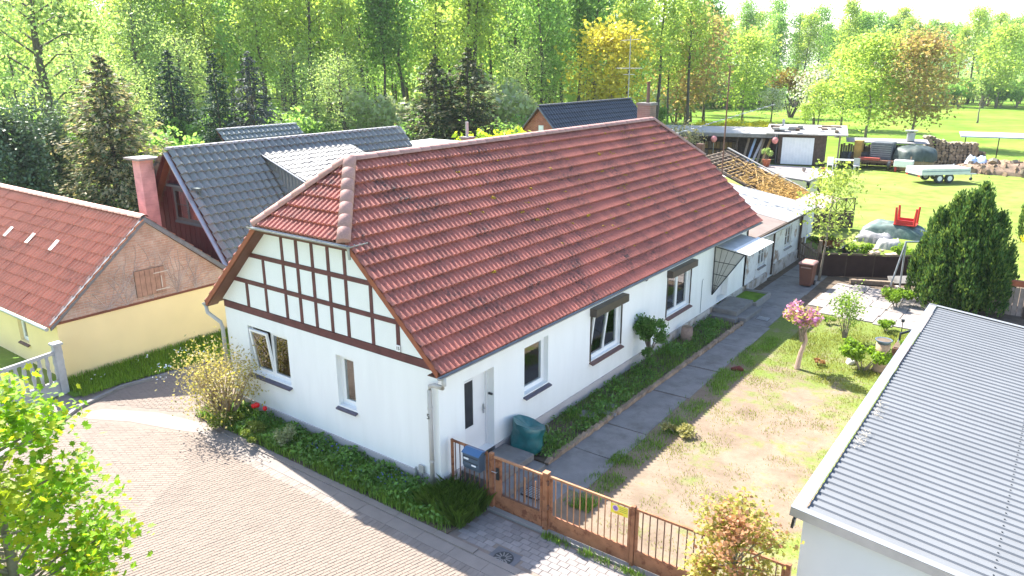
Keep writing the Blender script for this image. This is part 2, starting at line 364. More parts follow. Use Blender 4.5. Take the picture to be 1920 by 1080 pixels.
def seen(P, mx=0):
    d = P-CAM; z = d.dot(fw)
    return z > 0 and abs(d.dot(r2)/z*1409/960) < 1+mx and abs(d.dot(u2)/z*1409/540) < 1+mx
paver_field([(-11.2, -12), (13, -12), (13, -1.66), (-6.6, -1.66), (-7.2, -1.66), (-5.3, -2.6), (-3.9, -5.3), (-2, -9), (-11, -12)], math.radians(75.6), .165, .0825, PAVER, 170, strict=False)
paver_field([(-8.2, -11.5), (-2, -9), (-3.9, -5.3), (-5.3, -2.6), (-7.1, -1.7), (-9.4, -2.7), (-9.8, -3.3), (-9.15, -5)], math.radians(35), .165, .0825, PAVER, 30, ztop=-.004, strict=False)
paver_field([(-10.7, -2.2), (-8.3, -1.2), (-7.4, -.7), (-8.1, 1.4), (-8.7, 7), (-9.4, 4), (-10.4, 1.2), (-10.8, -1)], math.radians(35), .165, .0825, PAVER, 20, strict=False)
drain = [(2.02, -1.18), (2.62, -1.18), (2.62, -.66), (2.02, -.66)]
paver_field([(1.1, -1.0), (13, -1.0), (13, .13), (1.1, .13)], math.radians(0), .21, .14, PAVERGR, 75, holes=(drain,))
gp = MB()
for i in range(178): gp.box(-6.2+i*.108, -6.2+i*.108+.102, -1.665, -1.462, -.05, -.003+RND.uniform(-.003, .002))
tag(gp.build('gutter_pavers', mat('gutter_paver', (.235, .20, .178), .9, .1, 5, piece=.2), road), None, None, kind='stuff')
# flush gutter slabs and kerb stones
GUT = mat('gutter_concrete', (.225, .195, .175), .9, .08, 3, .2, 30); x = -6.6
while x < 13:
    link('gutter_slab', MB().box(x+.004, x+.796, -1.455, -1.165, -.06, -.002+RND.uniform(-.002, .002)).mesh('gutter_slab', GUT), road); x += .8
x = -6.2
while x < 13:
    link('kerb_stone', MB().box(x+.004, x+.996, -1.16, -1.005, -.06, .028 if x < .8 else .008).mesh('kerb_stone', GUT), road); x += 1.0
band = [(-10.2, -2.9), (-9.9, -2.2), (-8.5, -1.45), (-7.0, -1.1), (-6.6, -1.15), (-6.6, -1.45), (-7.2, -1.7), (-8.6, -2.15), (-9.6, -2.7)]
structure(MB().poly([(x, y, -.004) for x, y in band]).build('paved_band', mat('band_concrete', (.25, .21, .182), .9, .06, 3)), 'pale concrete band crossing the paved street')
lk = thing('left_kerb', 'low dark kerb below the concrete fence', 'kerb', loc=(-10.5, -2, 0))
kp = [(-8.2, -8.0), (-9.2, -4.9), (-9.95, -3.3), (-10.45, -2.6), (-10.85, -1.2), (-10.5, .8), (-9.3, 3.3), (-8.55, 6.5)]
for i in range(len(kp)-1):
    MB().bar((*kp[i], .0), (*kp[i+1], .0), .12, .14).build('kerb_stone', CONC, lk)
mh = thing('manhole_cover', 'square cast-iron drain cover set in the grey pavers', 'manhole', loc=(2.32, -.92, 0))
MB().box(2.03, 2.61, -1.17, -.67, -.05, -.004).build('plate', mat('cover_concrete', (.12, .12, .13), .8, .1), mh)
mb = MB().tube([(2.32, -.92, -.02), (2.32, -.92, .004)], .19, 24); mb.build('lid', DARKMET, mh)
for i in range(12):
    a = i*math.pi/6; MB().bar((2.32+.05*math.cos(a), -.92+.05*math.sin(a), .006), (2.32+.16*math.cos(a), -.92+.16*math.sin(a), .006), .022, .008).build('rib', CONC, mh)
# footing under the fence
structure(MB().box(1.0, 7.1, .14, .36, -.05, .035).build('fence_footing', CONCLT))

# ------------------------------------------------------------------ roof tiles, walls, windows
def tile_mesh(name, w, L, lip, amp, waves, m, seg=6, sharp=False):
    mb = MB(); N = seg*waves
    def h(i):
        t = i/N*waves
        if sharp: return amp*max(0, math.cos(2*math.pi*t))**.6
        return amp*(.5-.5*math.cos(2*math.pi*t))
    for i in range(N+1):
        u = -w/2+w*i/N; mb.v += [(u, 0, lip+h(i)), (u, L, h(i)+.002), (u, 0, h(i)-.006)]
    for i in range(N):
        a = 3*i; mb.f += [(a, a+3, a+4, a+1), (a+2, a+5, a+3, a)]
    return mb.mesh(name, m)
def tile_slope(parent, O, U, Vv, poly, w, l, me, nmax, over=.055, stuffname='roof_tiles', nameone='tile', v_start=0):
    O, U, Vv = V(O), V(U).normalized(), V(Vv).normalized(); N = U.cross(Vv)
    umin = min(p[0] for p in poly); umax = max(p[0] for p in poly); vmax = max(p[1] for p in poly)
    full, cut = [], []
    nv = int(math.ceil(vmax/l)); nu = int(math.ceil((umax-umin)/w))
    for j in range(nv):
        for i in range(nu):
            u = umin+(i+.5)*w; v = v_start+j*l
            cs = [(u-w/2, v), (u+w/2, v), (u+w/2, v+l*.98), (u-w/2, v+l*.98)]
            k = sum(inpoly((min(max(a, umin+1e-4), umax-1e-4), (b_ if b_ > vmax+.03 else min(max(b_, 1e-4), vmax-1e-4))), poly) for a, b_ in cs)
            if k == 4: full.append((u, v))
            elif k or inpoly((u, v+l/2), poly): cut.append((u, v))
    def M(u, v):
        p = O+U*u+Vv*v
        return Matrix(((U.x, Vv.x, N.x, p.x), (U.y, Vv.y, N.y, p.y), (U.z, Vv.z, N.z, p.z), (0, 0, 0, 1))) @ Matrix.Rotation(RND.uniform(-.014, .014), 4, 'X') @ Matrix.Rotation(RND.uniform(-.012, .012), 4, 'Z') @ Matrix.Translation((0, 0, RND.uniform(-.003, .005)))
    key = lambda t: (O+U*t[0]+Vv*t[1]-CAM).length + (0 if seen(O+U*t[0]+Vv*t[1]) else 1000)
    full.sort(key=key)
    for t in full[:nmax]: link(nameone, me, parent, M(*t))
    tv = [v.co.copy() for v in me.vertices]; tf = [tuple(p.vertices) for p in me.polygons]
    bm = bmesh.new()
    def addt(t):
        m_ = M(*t); vs = [bm.verts.new(m_ @ c) for c in tv]
        for f in tf: bm.faces.new([vs[a] for a in f])
    for t in cut: addt(t)
    if cut:
        for k in range(len(poly)):
            a, b_ = poly[k], poly[(k+1) % len(poly)]
            d = (U*(b_[0]-a[0])+Vv*(b_[1]-a[1])); nrm = d.cross(N).normalized()
            bmesh.ops.bisect_plane(bm, geom=bm.verts[:]+bm.edges[:]+bm.faces[:], plane_co=O+U*a[0]+Vv*a[1], plane_no=nrm, clear_outer=True)
    for t in full[nmax:]: addt(t)
    if bm.verts:
        m2 = bpy.data.meshes.new(stuffname); bm.to_mesh(m2); m2.materials.append(me.materials[0])
        o = link(stuffname, m2, parent); o['kind'] = 'stuff'
    bm.free()
def deck(parent, name, O, U, Vv, poly, m, th=.07):
    O, U, Vv = V(O), V(U).normalized(), V(Vv).normalized(); N = U.cross(Vv)
    return MB().prism([O+U*a+Vv*b_-N*th for a, b_ in poly], N*(th-.008)).build(name, m, parent)
def caps(parent, P, Q, r, L, m, name='ridge_tile', lift=.0, rows=1):
    P, Q = V(P), V(Q); d = (Q-P); n = max(1, int(round(d.length/L))); st = d/n; d.normalize()
    a = d.cross(V((0, 0, 1))).normalized(); b_ = a.cross(d)
    mb = MB(); K = 8
    for s_, rr in ((0, r*1.0), (1, r*.97)):
        for k in range(K+1):
            t = math.pi*k/K; mb.v.append((s_*(st.length+.03), rr*math.cos(t), rr*.8*math.sin(t)))
    for k in range(K): mb.f.append((k, K+1+k, K+2+k, k+1))
    mb.f.append(tuple(range(K+1)))
    me = mb.mesh(name, m)
    for p_ in me.polygons: p_.use_smooth = len(p_.vertices) == 4
    for i in range(n):
        p = P+st*i+b_*lift
        link(name, me, parent, Matrix(((d.x, a.x, b_.x, p.x), (d.y, a.y, b_.y, p.y), (d.z, a.z, b_.z, p.z), (0, 0, 0, 1))) @ Matrix.Rotation(RND.uniform(-.012, .012), 4, 'Z'))
def wall_open(mb, O, U, W, H, ops, N, th):
    """outer face with rectangular openings (u0,u1,v0,v1) and their reveals"""
    O, U, N = V(O), V(U), V(N); Z = V((0, 0, 1))
    us = sorted({0, W, *[o[0] for o in ops], *[o[1] for o in ops]}); vs = sorted({0, H, *[o[2] for o in ops], *[o[3] for o in ops]})
    P = lambda u, v, d=0: O+U*u+Z*v-N*d
    flip = U.cross(Z).dot(N) < 0
    def q(a, b_, c, d): mb.poly([d, c, b_, a] if flip else [a, b_, c, d])
    for i in range(len(us)-1):
        for j in range(len(vs)-1):
            cu, cv = (us[i]+us[i+1])/2, (vs[j]+vs[j+1])/2
            if any(o[0] < cu < o[1] and o[2] < cv < o[3] for o in ops): continue
            q(P(us[i], vs[j]), P(us[i+1], vs[j]), P(us[i+1], vs[j+1]), P(us[i], vs[j+1]))
    for a, b_, c, d in ops:
        q(P(a, c), P(a, c, th), P(a, d, th), P(a, d)); q(P(b_, c, th), P(b_, c), P(b_, d), P(b_, d, th))
        q(P(a, c), P(b_, c), P(b_, c, th), P(a, c, th)); q(P(a, d, th), P(b_, d, th), P(b_, d), P(a, d))
def ring(mb, c, U, Z, N, w, h, t, d):
    """rectangular frame, outer size w x h centred at c, bar width t, depth d"""
    for s_ in (-1, 1):
        mb.obox(c+U*(s_*(w-t)/2), U*t/2, Z*h/2, N*d/2)
        mb.obox(c+Z*(s_*(h-t)/2), U*(w/2-t), Z*t/2, N*d/2)
def window(house, O, U, N, w, h, nsash=2, depth=.13, tilt=None, sill=.12, sillm=None, shutter=False, curtain=False, fm=None, gm=None, bars=0, back=True):
    O, U, N = V(O), V(U), V(N); Z = V((0, 0, 1)); fm = fm or PVC; gm = gm or GLASS
    c = O+U*w/2+Z*h/2-N*depth; mb = MB(); ring(mb, c, U, Z, N, w, h, .06, .07)
    if nsash == 2: mb.obox(c, U*.03, Z*(h/2-.06), N*.033)
    win = mb.build('window', fm, house)
    sw = (w-.12)/nsash
    for i in range(nsash):
        cc = c+U*(-w/2+.06+sw*(i+.5))+N*.012; sh = h-.12
        R = Matrix.Identity(3)
        if tilt == i: R = Matrix.Rotation(math.radians(7)*(1 if U.cross(Z).dot(N) > 0 else -1), 3, U)
        piv = cc-Z*sh/2; C_ = piv+R @ (cc-piv); Zr = R @ Z; Nr = R @ N
        mb = MB(); ring(mb, C_, U, Zr, Nr, sw-.006, sh-.006, .055, .05); sa = mb.build('sash', fm, win)
        for k in range(bars):
            z_ = -sh/2+sh*(k+1)/(bars+1); MB().obox(C_+Zr*z_, U*(sw/2-.06), Zr*.012, Nr*.02).build('glazing_bar', fm, win)
        MB().obox(C_, U*(sw/2-.055), Zr*(sh/2-.055), Nr*.006).build('pane', gm, win)
    if curtain:
        mb = MB(); K = 40; z0, z1 = h*.04, h*.98
        for k in range(K+1):
            u = .05+(w-.1)*k/K; p = O+U*u-N*(depth+.16+.025*math.sin(k*1.9)+.012*math.sin(k*.7)); mb.v += [tuple(p+Z*z0), tuple(p+Z*z1)]
        mb.f = [(2*k, 2*k+2, 2*k+3, 2*k+1) for k in range(K)]; mb.build('curtain', CURTAIN, win)
    if back:
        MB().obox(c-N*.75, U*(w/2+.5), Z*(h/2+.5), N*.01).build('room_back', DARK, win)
    if sill:
        s = O+U*w/2-N*(depth-.04)
        MB().prism([s-U*(w/2+.04), s+U*(w/2+.04), s+U*(w/2+.04)+N*(depth+sill-.04)-Z*.06, s-U*(w/2+.04)+N*(depth+sill-.04)-Z*.06], Z*-.035).build('sill', sillm or SILL, win)
    if shutter:
        MB().obox(O+U*w/2+Z*(h+.06)+N*.09, U*(w/2+.07), Z*.11, N*.115).build('shutter_box', SHUT, win, bevel=.015)
        for s_ in (-1, 1): MB().obox(O+U*(w/2+s_*(w/2+.015))+Z*h*.5+N*.012, U*.02, Z*(h/2), N*.014).build('guide_rail', SHUT, win)
    return win

# ------------------------------------------------------------------ the white farmhouse
HW, HL = 7.26, 17.55
house = thing('farmhouse', 'long white farmhouse with red tiled half-hipped roof and timbered gable', 'house', loc=(-3.6, 8, 0))
X = V((1, 0, 0)); Y = V((0, 1, 0)); Z = V((0, 0, 1))
# side wall (faces +X)
side_ops = [(.80, 1.81, .28, 2.28), (2.96, 3.95, 1.16, 2.38), (5.96, 7.60, 1.03, 2.36), (10.55, 12.30, 1.0, 2.36), (14.75, 15.75, .42, 2.4)]
mb = MB(); wall_open(mb, (0, 0, .36), Y, HL, 2.66, [(a, b, c-.36 if c > .36 else 0, d-.36) for a, b, c, d in side_ops], X, .26); mb.build('side_wall', WHITE, house)
gops = [(HW-6.36, HW-4.8, 1.2, 2.44), (HW-3.08, HW-2.5, 1.2, 2.43)]
mb = MB(); wall_open(mb, (-HW, 0, .36), X, HW, 2.40, [(a, b, c-.36, d-.36) for a, b, c, d in gops], -Y, .22); mb.build('gable_wall', WHITE, house)
mb = MB().prism([(0-.02, .03, 2.74), (-.02, .03, 3.04), (-2.2, .03, 5.15), (-5.06, .03, 5.15), (-HW+.02, .03, 3.04), (-HW+.02, .03, 2.74)], (0, .2, 0)); mb.build('gable_core', TIMBER, house)
MB().box(-HW, -HW+.25, .23, HL, 0, 3.0).build('far_wall', WHITE, house)
mb = MB().prism([(0, HL, 0), (0, HL, 3.02), (-2.2, HL, 5.15), (-5.06, HL, 5.15), (-HW, HL, 3.02), (-HW, HL, 0)], (0, -.2, 0)); mb.build('rear_gable_wall', WHITE, house)
# plinth: smooth new render near the gable, broken and weathered further back
MB().box(-HW-.02, .025, -.03, .25, -.05, .358).build('plinth', PLINTH, house)
MB().box(-.2, .022, .25, .797, -.05, .357).build('plinth', PLINTH, house)
MB().box(-.2, .022, 1.813, 8.2, -.05, .357).build('plinth', PLINTH, house)
MB().box(-.2, .03, 8.2, 14.75, -.05, .352).build('plinth', PLINTH_OLD, house); MB().box(-.2, .03, 15.75, HL, -.05, .354).build('plinth', PLINTH_OLD, house)
# timber frame of the gable
PX = [-6.20, -5.45, -4.69, -4.16, -3.63, -3.10, -2.57, -1.81, -1.06]
RZ = [2.86, 3.60, 4.30, 4.96]
def gx_at(z, s): e = .02+(z-3.04)*(2.18/2.11); return -max(e, .0) if s > 0 else -HW+max(e, .0)
def hbeam(z, hh, m=.0): MB().prism([(gx_at(z-hh/2, -1)+m, -.012, z-hh/2), (gx_at(z-hh/2, 1)-m, -.012, z-hh/2), (gx_at(z+hh/2, 1)-m, -.012, z+hh/2), (gx_at(z+hh/2, -1)+m, -.012, z+hh/2)], (0, .05, 0)).build('timber_rail', TIMBER, house)
for z_, hh in zip(RZ, (.17, .105, .105, .13)): hbeam(z_, hh)
tiers = [(2.96, 3.54, PX), (3.66, 4.24, PX[1:8]), (4.36, 4.89, PX[2:7])]
def clip(poly, a, b_, c):   # keep a*x+b*z<=c
    out = []
    for i in range(len(poly)):
        p, q = poly[i], poly[(i+1) % len(poly)]; dp = a*p[0]+b_*p[1]-c; dq = a*q[0]+b_*q[1]-c
        if dp <= 0: out.append(p)
        if dp*dq < 0: t = dp/(dp-dq); out.append((p[0]+(q[0]-p[0])*t, p[1]+(q[1]-p[1])*t))
    return out
sl = 2.11/2.18
for z0, z1, ps in tiers:
    for p in ps: MB().box(p-.047+RND.uniform(-.008, .008), p+.047, -.010, .04, z0, z1).build('timber_post', TIMBER, house)
    xs = [-HW-.4]+ps+[.4]
    for i in range(len(xs)-1):
        pl = [(xs[i]+.05, z0-.003), (xs[i+1]-.05, z0-.003), (xs[i+1]-.05, z1+.003), (xs[i]+.05, z1+.003)]
        pl = clip(pl, sl, 1, 3.02); pl = clip(pl, -sl, 1, 3.02+sl*HW)
        if len(pl) > 2: MB().prism([(x, .004, z) for x, z in pl], (0, .05, 0)).build('infill_panel', INFILL, house)
# windows and doors
window(house, (0, 2.96, 1.16), Y, X, .99, 1.22, 1, .16, curtain=True, sill=.1)
window(house, (0, 5.96, 1.03), Y, X, 1.64, 1.33, 2, .12, tilt=0, sillm=SILLBR, shutter=True)
window(house, (0, 10.55, 1.0), Y, X, 1.75, 1.36, 2, .12, sillm=SILLBR, shutter=True)
window(house, (-6.36, 0, 1.2), X, -Y, 1.56, 1.24, 2, .15, tilt=0, sill=.1)
window(house, (-3.08, 0, 1.2), X, -Y, .58, 1.23, 1, .17, sill=.08)
DOORM = mat('white_door', (.74, .73, .72), .5, .03)
def door(O, U, N, w, h, depth, glass):
    O, U, N = V(O), V(U), V(N); c = O+U*w/2+Z*h/2-N*depth
    mb = MB(); ring(mb, c, U, Z, N, w, h, .05, .06); d = mb.build('door_frame', DOORM, house)
    lf = MB().obox(c-N*.02, U*(w/2-.05), Z*(h/2-.05), N*.02).build('door', DOORM, house)
    if glass:
        MB().obox(c+U*glass[0]+Z*glass[1]+N*.004, U*glass[2], Z*glass[3], N*.006).build('pane', mat('dark_door_glass', (.04, .04, .045), .12, .2, 3), lf)
        mb = MB(); ring(mb, c+U*glass[0]+Z*glass[1]+N*.008, U, Z, N, glass[2]*2+.06, glass[3]*2+.06, .03, .02); mb.build('pane_frame', DOORM, lf)
    p = c+U*(w/2-.13)+N*.02; MB().obox(p-Z*.02, U*.02, Z*.11, N*.008).build('handle_plate', ZINC, lf)
    MB().tube([p+N*.01, p+N*.05, p+N*.05-U*.11], .011, 6).build('handle', ZINC, lf)
    return lf
door((0, .80, .30), Y, X, 1.01, 1.98, .22, (-.17, .26, .185, .54))
door((0, 14.75, .45), Y, X, 1.0, 1.95, .22, None)
MB().obox((-.09, 1.79, 1.62), (.05, 0, 0), (0, .02, 0), (0, 0, .02)).build('bell_plate', DARKMET, house)
# roof
roof = deck(house, 'roof', (.30, -.32, 2.89), Y, (-3.93, 0, 3.67), [(0, 0), (18.19, 0), (18.19, 3.326), (16.52, 5.377), (1.61, 5.377), (0, 3.326)], SOFFIT)
roof['label'] = 'red tiled roof with dark lichen and yellow moss'
PR = [(0, 0), (18.19, 0), (18.19, 3.326), (16.52, 5.377), (1.61, 5.377), (0, 3.326)]
deck(house, 'roof_underlay', (-7.56, 17.87, 2.89), -Y, (3.93, 0, 3.67), [(0, 0), (18.19, 0), (18.19, 3.326), (16.58, 5.377), (1.67, 5.377), (0, 3.326)], SOFFIT)
PF = [(0, 0), (3.01, 0), (1.505, 2.134)]
deck(house, 'roof_underlay', (-5.135, -.32, 5.16), X, (0, 1.61, 1.40), PF, SOFFIT)
deck(house, 'roof_underlay', (-2.125, 17.87, 5.16), -X, (0, -1.67, 1.40), [(0, 0), (3.01, 0), (1.505, 2.18)], SOFFIT)
TM = tile_mesh('tile', .2985, .336+.05, .078, .052, 2, TILE)
tile_slope(roof, (.33, -.32, 2.862), Y, (-3.93, 0, 3.67), [(0, 0), (18.19, 0), (18.19, 3.36), (16.52, 5.41), (1.61, 5.41), (0, 3.36)], .2982, .3382, TM, 250)
tile_slope(roof, (-5.135, -.335, 5.147), X, (0, 1.61, 1.40), [(0, 0), (3.01, 0), (1.505, 2.134)], .301, .3382, TM, 30)
tile_slope(roof, (-7.59, 17.87, 2.862), -Y, (3.93, 0, 3.67), [(0, 0), (18.19, 0), (18.19, 3.36), (16.58, 5.41), (1.67, 5.41), (0, 3.36)], .2982, .3382, TM, 0)
tile_slope(roof, (-2.125, 17.885, 5.147), -X, (0, -1.67, 1.40), [(0, 0), (3.01, 0), (1.505, 2.18)], .301, .3382, TM, 0)
caps(roof, (-3.63, 1.29, 6.585), (-3.63, 16.2, 6.585), .145, .36, RIDGE)
caps(roof, (-2.13, -.36, 5.19), (-3.60, 1.24, 6.60), .15, .38, RIDGE); caps(roof, (-5.13, -.36, 5.19), (-3.66, 1.24, 6.60), .15, .38, RIDGE)
caps(roof, (-2.13, 17.87, 5.19), (-3.60, 16.25, 6.60), .13, .38, RIDGE); caps(roof, (-5.13, 17.87, 5.19), (-3.66, 16.25, 6.60), .13, .38, RIDGE)
# moss cushions
mb = MB()
for i in range(230):
    f = RND.random()**.6; u = 2+15.5*f; v = min(5.1, abs(RND.gauss(3.1, 1.3))); s_ = RND.uniform(.012, .05)*(1.3 if RND.random() < .2 else .8)
    p = V((.33, -.32, 2.862))+Y*u+V((-.731, 0, .6826))*v+V((.6826, 0, .731))*.045
    for k in range(3):
        q = p+V((RND.uniform(-.05, .05), RND.uniform(-.05, .05), RND.uniform(-.005, .02)))
        mb.tube([q-Z*s_*.5, q, q+Z*s_*.6], [s_*.8, s_, s_*.3], 6)
mo = mb.build('moss', mat('yellow_moss', (.34, .21, .02), .95, .5, 30), roof, True); mo['kind'] = 'stuff'
# verge boards, soffits
for s_ in (1, -1):
    xe = .30 if s_ > 0 else -7.56; xt = -2.12 if s_ > 0 else -5.14
    for yy, yn in ((-.335, -.30), (17.855, 17.89)):
        MB().prism([(xe, yy, 2.80), (xe, yy, 2.95), (xt, yy, 5.215), (xt, yy, 5.065)], (0, yn-yy, 0)).build('verge_board', TERRA, house)
    MB().prism([(xe, -.30, 2.77), (xe, -.30, 2.79), (xt, -.30, 5.06), (xt, -.30, 5.04)], (0, .3, 0)).build('soffit', SOFFIT, house)
MB().box(-5.1, -2.16, -.31, -.01, 5.02, 5.05).build('soffit', SOFFIT, house)
MB().box(.005, .29, -.30, 17.85, 2.80, 2.815).build('eave_board', SOFFIT, house)
def gutter(P, Q, r, side, name='gutter'):
    P, Q = V(P), V(Q); d = (Q-P).normalized(); a = V((0, 0, -1)).cross(d).normalized(); mb = MB(); K = 7
    for p in (P, Q):
        for rr in (r, r*.9):
            for k in range(K+1):
                t = math.pi*k/K; mb.v.append(tuple(p+a*rr*math.cos(t)-Z*rr*math.sin(t)))
    n1 = K+1
    for k in range(K): mb.f += [(k, 2*n1+k, 2*n1+k+1, k+1), (n1+k, n1+k+1, 3*n1+k+1, 3*n1+k)]
    mb.f += [(0, n1, 3*n1, 2*n1), (K, 2*n1+K, 3*n1+K, n1+K), tuple(range(n1)), tuple(2*n1+k for k in range(n1))]
    return mb.build(name, ZINC, house)
gutter((.355, -.36, 2.845), (.355, 17.9, 2.845), .05, 1); gutter((-7.63, -.36, 2.86), (-7.63, 17.9, 2.86), .062, 1)
gutter((-5.3, -.39, 5.14), (-1.96, -.39, 5.14), .055, 1)
gutter((-1.98, -.42, 5.135), (-1.98, .12, 5.135), .05, 1)
dp = MB().tube([(.36, -.22, 2.82), (.36, -.22, 2.66), (.30, -.2, 2.58), (.0, -.11, 2.52), (-.14, -.09, 2.46), (-.16, -.09, 2.36), (-.16, -.09, .1)], .048, 12).build('downpipe', PIPE, house, True)
for z_ in (1.95, .75): MB().tube([(-.16, -.09, z_), (-.16, -.09, z_+.05)], .055, 12).build('pipe_collar', PIPE, dp)
MB().tube([(-.16, -.09, .02), (-.16, -.09, .16)], .062, 12).build('pipe_shoe', CONCLT, dp)
dl = MB().tube([(-7.62, -.3, 2.82), (-7.62, -.28, 2.6), (-7.34, -.12, 2.35), (-7.31, -.1, 2.2), (-7.31, -.1, .1)], .048, 10).build('downpipe', PIPE, house, True)
MB().tube([(-2.0, -.36, 5.1), (-2.0, -.34, 4.85)], .03, 8).build('downpipe_spout', ZINC, house)
def text(s_, size, M, parent, m, name):
    c = bpy.data.curves.new(name, 'FONT'); c.body = s_; c.size = size; c.extrude = .002; c.align_x = 'CENTER'; c.align_y = 'CENTER'
    c.materials.append(m); tmp = bpy.data.objects.new(name, c); me = bpy.data.meshes.new_from_object(tmp); bpy.data.objects.remove(tmp); me.name = name
    o = bpy.data.objects.new(name, me); COL.objects.link(o); o.parent = parent
    o.matrix_basis = Matrix.Translation(-wpos(parent)) @ M; return o
BLACK = mat('black_paint', (.015, .015, .015), .5, .1); SIGNW = mat('enamel_white', (.8, .8, .8), .3, .02)
FRONT = Matrix.Rotation(math.pi/2, 4, 'X')
text('5', .17, Matrix.Translation((-.17, -.146, 1.80)) @ FRONT, dp, BLACK, 'pipe_numeral')
MB().box(-1.12, -1.0, -.028, -.012, 2.97, 3.11).build('number_plate', SIGNW, house)
text('15', .1, Matrix.Translation((-1.06, -.031, 3.04)) @ FRONT, house, BLACK, 'plate_numerals')
MB().box(-.58, -.44, -.07, -.031, .36, .54).build('meter_box', mat('meter_box', (.38, .36, .33), .6, .08), house, bevel=.01)
MB().tube([(-.51, -.05, .36), (-.51, -.05, .0)], .014, 6).build('cable_conduit', PIPE, house); MB().tube([(-.66, -.06, .45), (-.66, -.06, -.02)], .025, 8).build('cable_conduit', ZINC, house)
# main chimney and little chimney
MB().box(-4.75, -4.2, 17.2, 17.75, 4.2, 7.1).build('chimney', BRICKC, house); MB().box(-4.79, -4.16, 17.16, 17.79, 7.04, 7.14).build('chimney_cap', CONC, house)
MB().tube([(-4.45, 17.5, 7.1), (-4.45, 17.5, 7.95)], .07, 8).build('flue_pipe', mat('rusty_flue', (.14, .09, .07), .8, .2), house)
MB().box(-6.6, -6.3, 8.6, 8.9, 3.8, 6.32).build('chimney', CONCLT, house); MB().box(-6.64, -6.26, 8.56, 8.94, 6.32, 6.38).build('chimney_cap', CONC, house)
MB().tube([(-6.45, 8.75, 6.3), (-6.45, 8.75, 6.85)], .05, 8).build('flue_pipe', ZINC, house)
# house floor block keeps the inside dark
MB().box(-HW+.3, -.35, .4, HL-.3, 2.62, 2.70).build('ceiling', DARK, house)
# porch at the front door
st = thing('front_step', 'concrete landing and step at the front door', 'steps', loc=(.5, 1.3, 0))
MB().box(.03, .88, .62, 2.12, 0, .29).build('landing', CONC, st, bevel=.015); MB().box(.885, 1.2, .62, 2.1, 0, .15).build('step', CONC, st, bevel=.015)
st = thing('side_steps', 'two broad concrete steps under the wire-glass awning', 'steps', loc=(.6, 15.2, 0))
MB().box(.04, .92, 14.35, 16.0, 0, .34).build('landing', CONC, st, bevel=.015); MB().box(.925, 1.28, 14.3, 15.9, 0, .17).build('step', CONC, st, bevel=.015); MB().box(.04, 1.0, 14.0, 14.345, 0, .17).build('step', CONC, st, bevel=.015)
bd = thing('raised_bed', 'small grassy bed with a pale rim beside the steps', 'flower bed', loc=(.5, 16.9, 0))
MB().box(.05, .95, 16.1, 17.6, 0, .16).build('soil', VERGEG, bd)
for a in ((.95, 1.03, 16.05, 17.65), (.05, .95, 17.6, 17.67), (.05, .95, 16.04, 16.1)): MB().box(a[0], a[1], a[2], a[3], 0, .24).build('rim', CONCLT, bd)
# awning over the side door
aw = thing('door_awning', 'corrugated door awning with a triangular wired-glass side screen', 'awning', loc=(.5, 15, 2.4))
AWM = mat('grey_awning_sheet', (.42, .43, .42), .6, .15, 3, .2, 20)
MB().prism([(.02, 14.2, 2.60), (.02, 16.5, 2.60), (.62, 16.5, 2.50), (.62, 14.2, 2.50)], (0, 0, .02)).build('sheet', AWM, aw)
MB().prism([(.63, 14.25, 2.505), (.63, 16.75, 2.505), (1.22, 16.75, 2.40), (1.22, 14.25, 2.40)], (0, 0, .02)).build('sheet', mat('white_awning_sheet', (.72, .71, .68), .6, .05), aw)
WIRED = mat('wired_glass', (.44, .42, .36), .35, .1, 3)
MB().prism([(.03, 14.22, 2.56), (1.05, 14.22, 2.42), (.03, 14.22, .85)], (0, .012, 0)).build('side_screen', WIRED, aw)
for a, b_ in (((.03, 14.21, 2.57), (1.07, 14.21, 2.42)), ((1.07, 14.21, 2.42), (.03, 14.21, .83)), ((.03, 14.21, .83), (.03, 14.21, 2.57))): MB().bar(a, b_, .025, .03).build('screen_frame', DARKMET, aw)
for z_, x1 in ((2.05, .80), (1.6, .5), (1.2, .25)): MB().bar((.03, 14.21, z_), (x1, 14.21, z_-.03), .012, .018).build('screen_bar', DARKMET, aw)
for x_ in (.27, .5, .75): MB().bar((x_, 14.213, 2.52), (.05, 14.213, .9), .008, .01).build('screen_bar', DARKMET, aw)
MB().tube([(1.0, 16.6, 2.42), (.04, 16.6, 1.9)], .015, 6).build('stay', DARKMET, aw)
# cable along the wall
MB().tube([(.012, 13.3, .4), (.012, 13.3, 1.55), (.012, 13.38, 1.6)], .01, 5).build('cable_conduit', ZINC, house)
for (yy, zz) in ((2.5, 2.62), (8.9, 2.6), (9.05, 2.57)): MB().obox((.02, yy, zz), (.03, 0, 0), (0, .05, .01), (0, 0, .012)).build('wall_hook', DARKMET, house)

# ------------------------------------------------------------------ yellow house
yh = thing('yellow_house', 'low yellow house with ribbed red roof and bare brick gable', 'house', loc=(-17, .9, 0))
YX, Y0, Y1, YA, YZ, YR = -12.6, -1.93, 3.79, .93, 1.72, 4.25
mb = MB(); wall_open(mb, (YX, Y0, -.1), Y, Y1-Y0, YZ+.1, [], X, .2); mb.build('gable_wall', YELLOWW, yh)
mb = MB(); wall_open(mb, (-24, Y0, -.1), X, YX+24, YZ+.1, [(24-15.35, 24-14.75, .75, 1.55)], -Y, .2); mb.build('front_wall', YELLOWW, yh)
MB().box(-24, YX-.01, Y1-.2, Y1, -.1, YZ).build('back_wall', YELLOWW, yh)
MB().prism([(YX-.18, Y0-.05, YZ), (YX-.18, Y1+.05, YZ), (YX-.18, YA, YR-.05)], (.19, 0, 0)).build('brick_gable', BRICKV, yh)
MB().box(YX-.05, YX+.03, Y0-.05, Y1+.05, YZ-.035, YZ+.03).build('gable_ledge', mat('rust_ledge', (.2, .07, .04), .8), yh)
